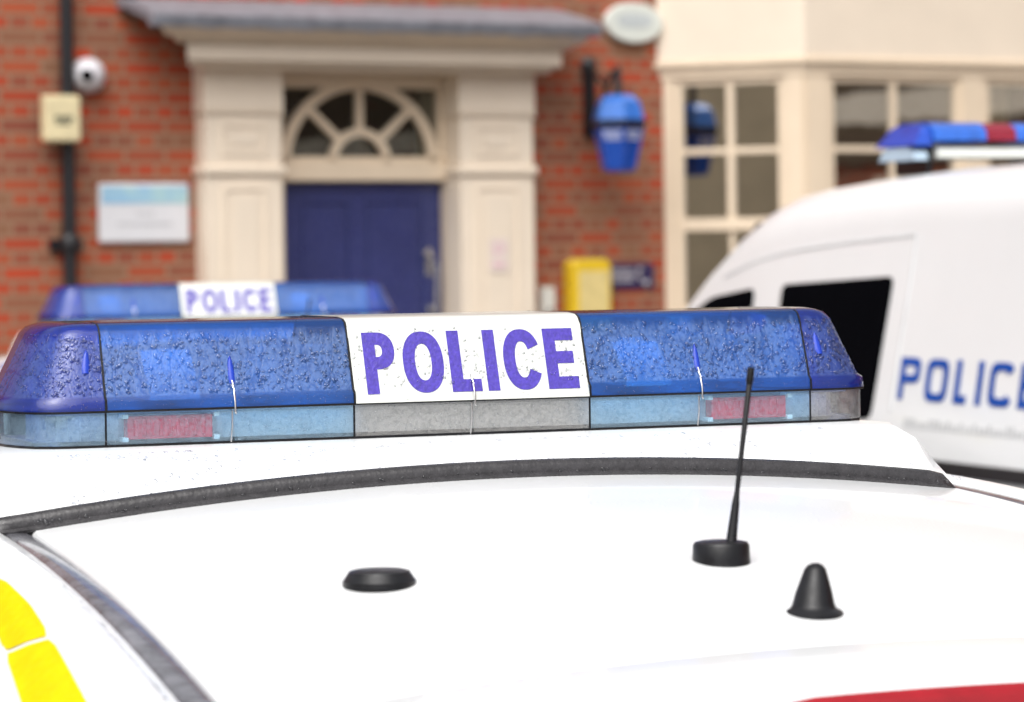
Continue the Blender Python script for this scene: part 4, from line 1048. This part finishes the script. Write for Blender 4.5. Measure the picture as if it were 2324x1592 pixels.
m = MB(); m.tube([(.050, -.018, .045), (.048, -.018, .020), (.058, -.018, -.008), (.078, -.018, -.035), (.100, -.018, -.042)], [.014, .007, .007, .007, .014], 8)
m.tube([(.045, -.018, .044), (.066, -.018, .040)], .012, 8); m.tube([(.098, -.018, -.046), (.105, -.018, -.022)], .012, 8)
m.build("handset_symbol", SW, ns)
# paper notice on the right pilaster
pn = on_wall("paper_notice", 1132, 575, "faded paper notice with pink mark taped to the right pilaster", "notice", .152)
MB().box(-.060, .060, -.0012, .0, -.098, .085).build("paper_sheet", basic("paper", (.74, .64, .58), .8, var=.03), pn)
def pinkmark():
    k = NT("pink_print"); k.b.inputs['Base Color'].default_value = (.70, .47, .52, 1); k.b.inputs['Roughness'].default_value = .8
    k.l(k.ramp(k.noise(k.coord(), 40, 2), [(.4, (.68, .42, .48)), (.6, (.74, .58, .58))]), k.b.inputs['Base Color']); return k.m
m = MB(); o_ = sup(0, .03, .038, .036, 0, 2 * math.pi, 2, 30); i_ = sup(0, .03, .016, .015, 0, 2 * math.pi, 2, 30)
m.grid([[(a[0], -.002, a[1]), (b[0], -.002, b[1])] for a, b in zip(o_, i_)]); m.box(-.04, .04, -.0022, -.0015, -.075, -.045); m.build("pink_symbol", pinkmark(), pn)

# ================================================================== GROUND and surroundings
def ground_mat(name, c, bs=120):
    k = NT(name); v = k.coord()
    k.l(k.ramp(k.noise(v, 1.2, 6), [(.3, tuple(x * .75 for x in c)), (.7, c)]), k.b.inputs['Base Color'])
    k.l(k.ramp(k.noise(v, .8, 4), [(.4, (.15, .15, .15)), (.65, (.7, .7, .7))]), k.b.inputs['Roughness'])
    k.l(k.bump(k.noise(v, bs, 5), .4, .004), k.b.inputs['Normal']); return k.m
g = MB().grid([[(x, y, 0) for x in frange(-160, 160, 8)] for y in frange(-160, 160, 8)]).build("ground", ground_mat("wet_tarmac", (.055, .056, .06)))
g["kind"] = "structure"
pv = MB().box(-9, BAYL + 5, -1.9, .0, .0, .12); o = pv.build("pavement", ground_mat("paving", (.24, .23, .21), 60)); o.location = (FX, FY, 0); o.rotation_euler = (0, 0, TB); o["kind"] = "structure"
# other side of the yard, seen only as reflections in the bay panes
def block(name, loc, rz, L, H, D, mat, label, bands, wins=True):
    b = empty(name, loc, rz); tag(b, label, "building")
    m = MB(); m.box(-L / 2, L / 2, 0, D, 0, H); m.build("wall", mat, b)
    for z0, z1, mt in bands: MB().box(-L / 2 - .02, L / 2 + .02, -.06, -.002, z0, z1).build("string_course", mt, b)
    x = -L / 2 + 1.0
    while wins and x < L / 2 - 1.4:
        for z in (1.0, 4.2):
            if z + 1.5 < H:
                w = MB().box(x - .06, x + 1.06, -.05, -.003, z - .06, z + 1.56).build("window", CREAM2, b); MB().box(x, x + 1, -.054, -.051, z, z + 1.5).build("pane", DARKGLASS, w)
        x += 2.6
    m = MB(); m.add([(-L / 2 - .3, -.4, H), (L / 2 + .3, -.4, H), (L / 2 + .3, D / 2, H + 2), (-L / 2 - .3, D / 2, H + 2), (-L / 2 - .3, D + .4, H), (L / 2 + .3, D + .4, H)], [(0, 1, 2, 3), (3, 2, 5, 4), (0, 3, 4), (1, 5, 2)])
    m.build("roof", bpy.data.materials["slate_roof"], b); return b
block("side_building", (15.5, 10.5, 0), R(-65), 22, 9.6, 6, BRICK, "long red brick wing across the yard, mirrored in the bay window panes", [(3.12, 3.42, CREAM), (2.7, 3.12, basic("brown_boarding", (.10, .06, .03), .8)), (3.42, 5.2, bpy.data.materials["brown_boarding"])])
block("rendered_building", (-20, -6, 0), R(131), 26, 5.8, 7, basic("tan_render", (.92, .74, .48), .8, var=.15, vs=2), "tan rendered building across the yard mirrored in the angled bay pane", [], False)
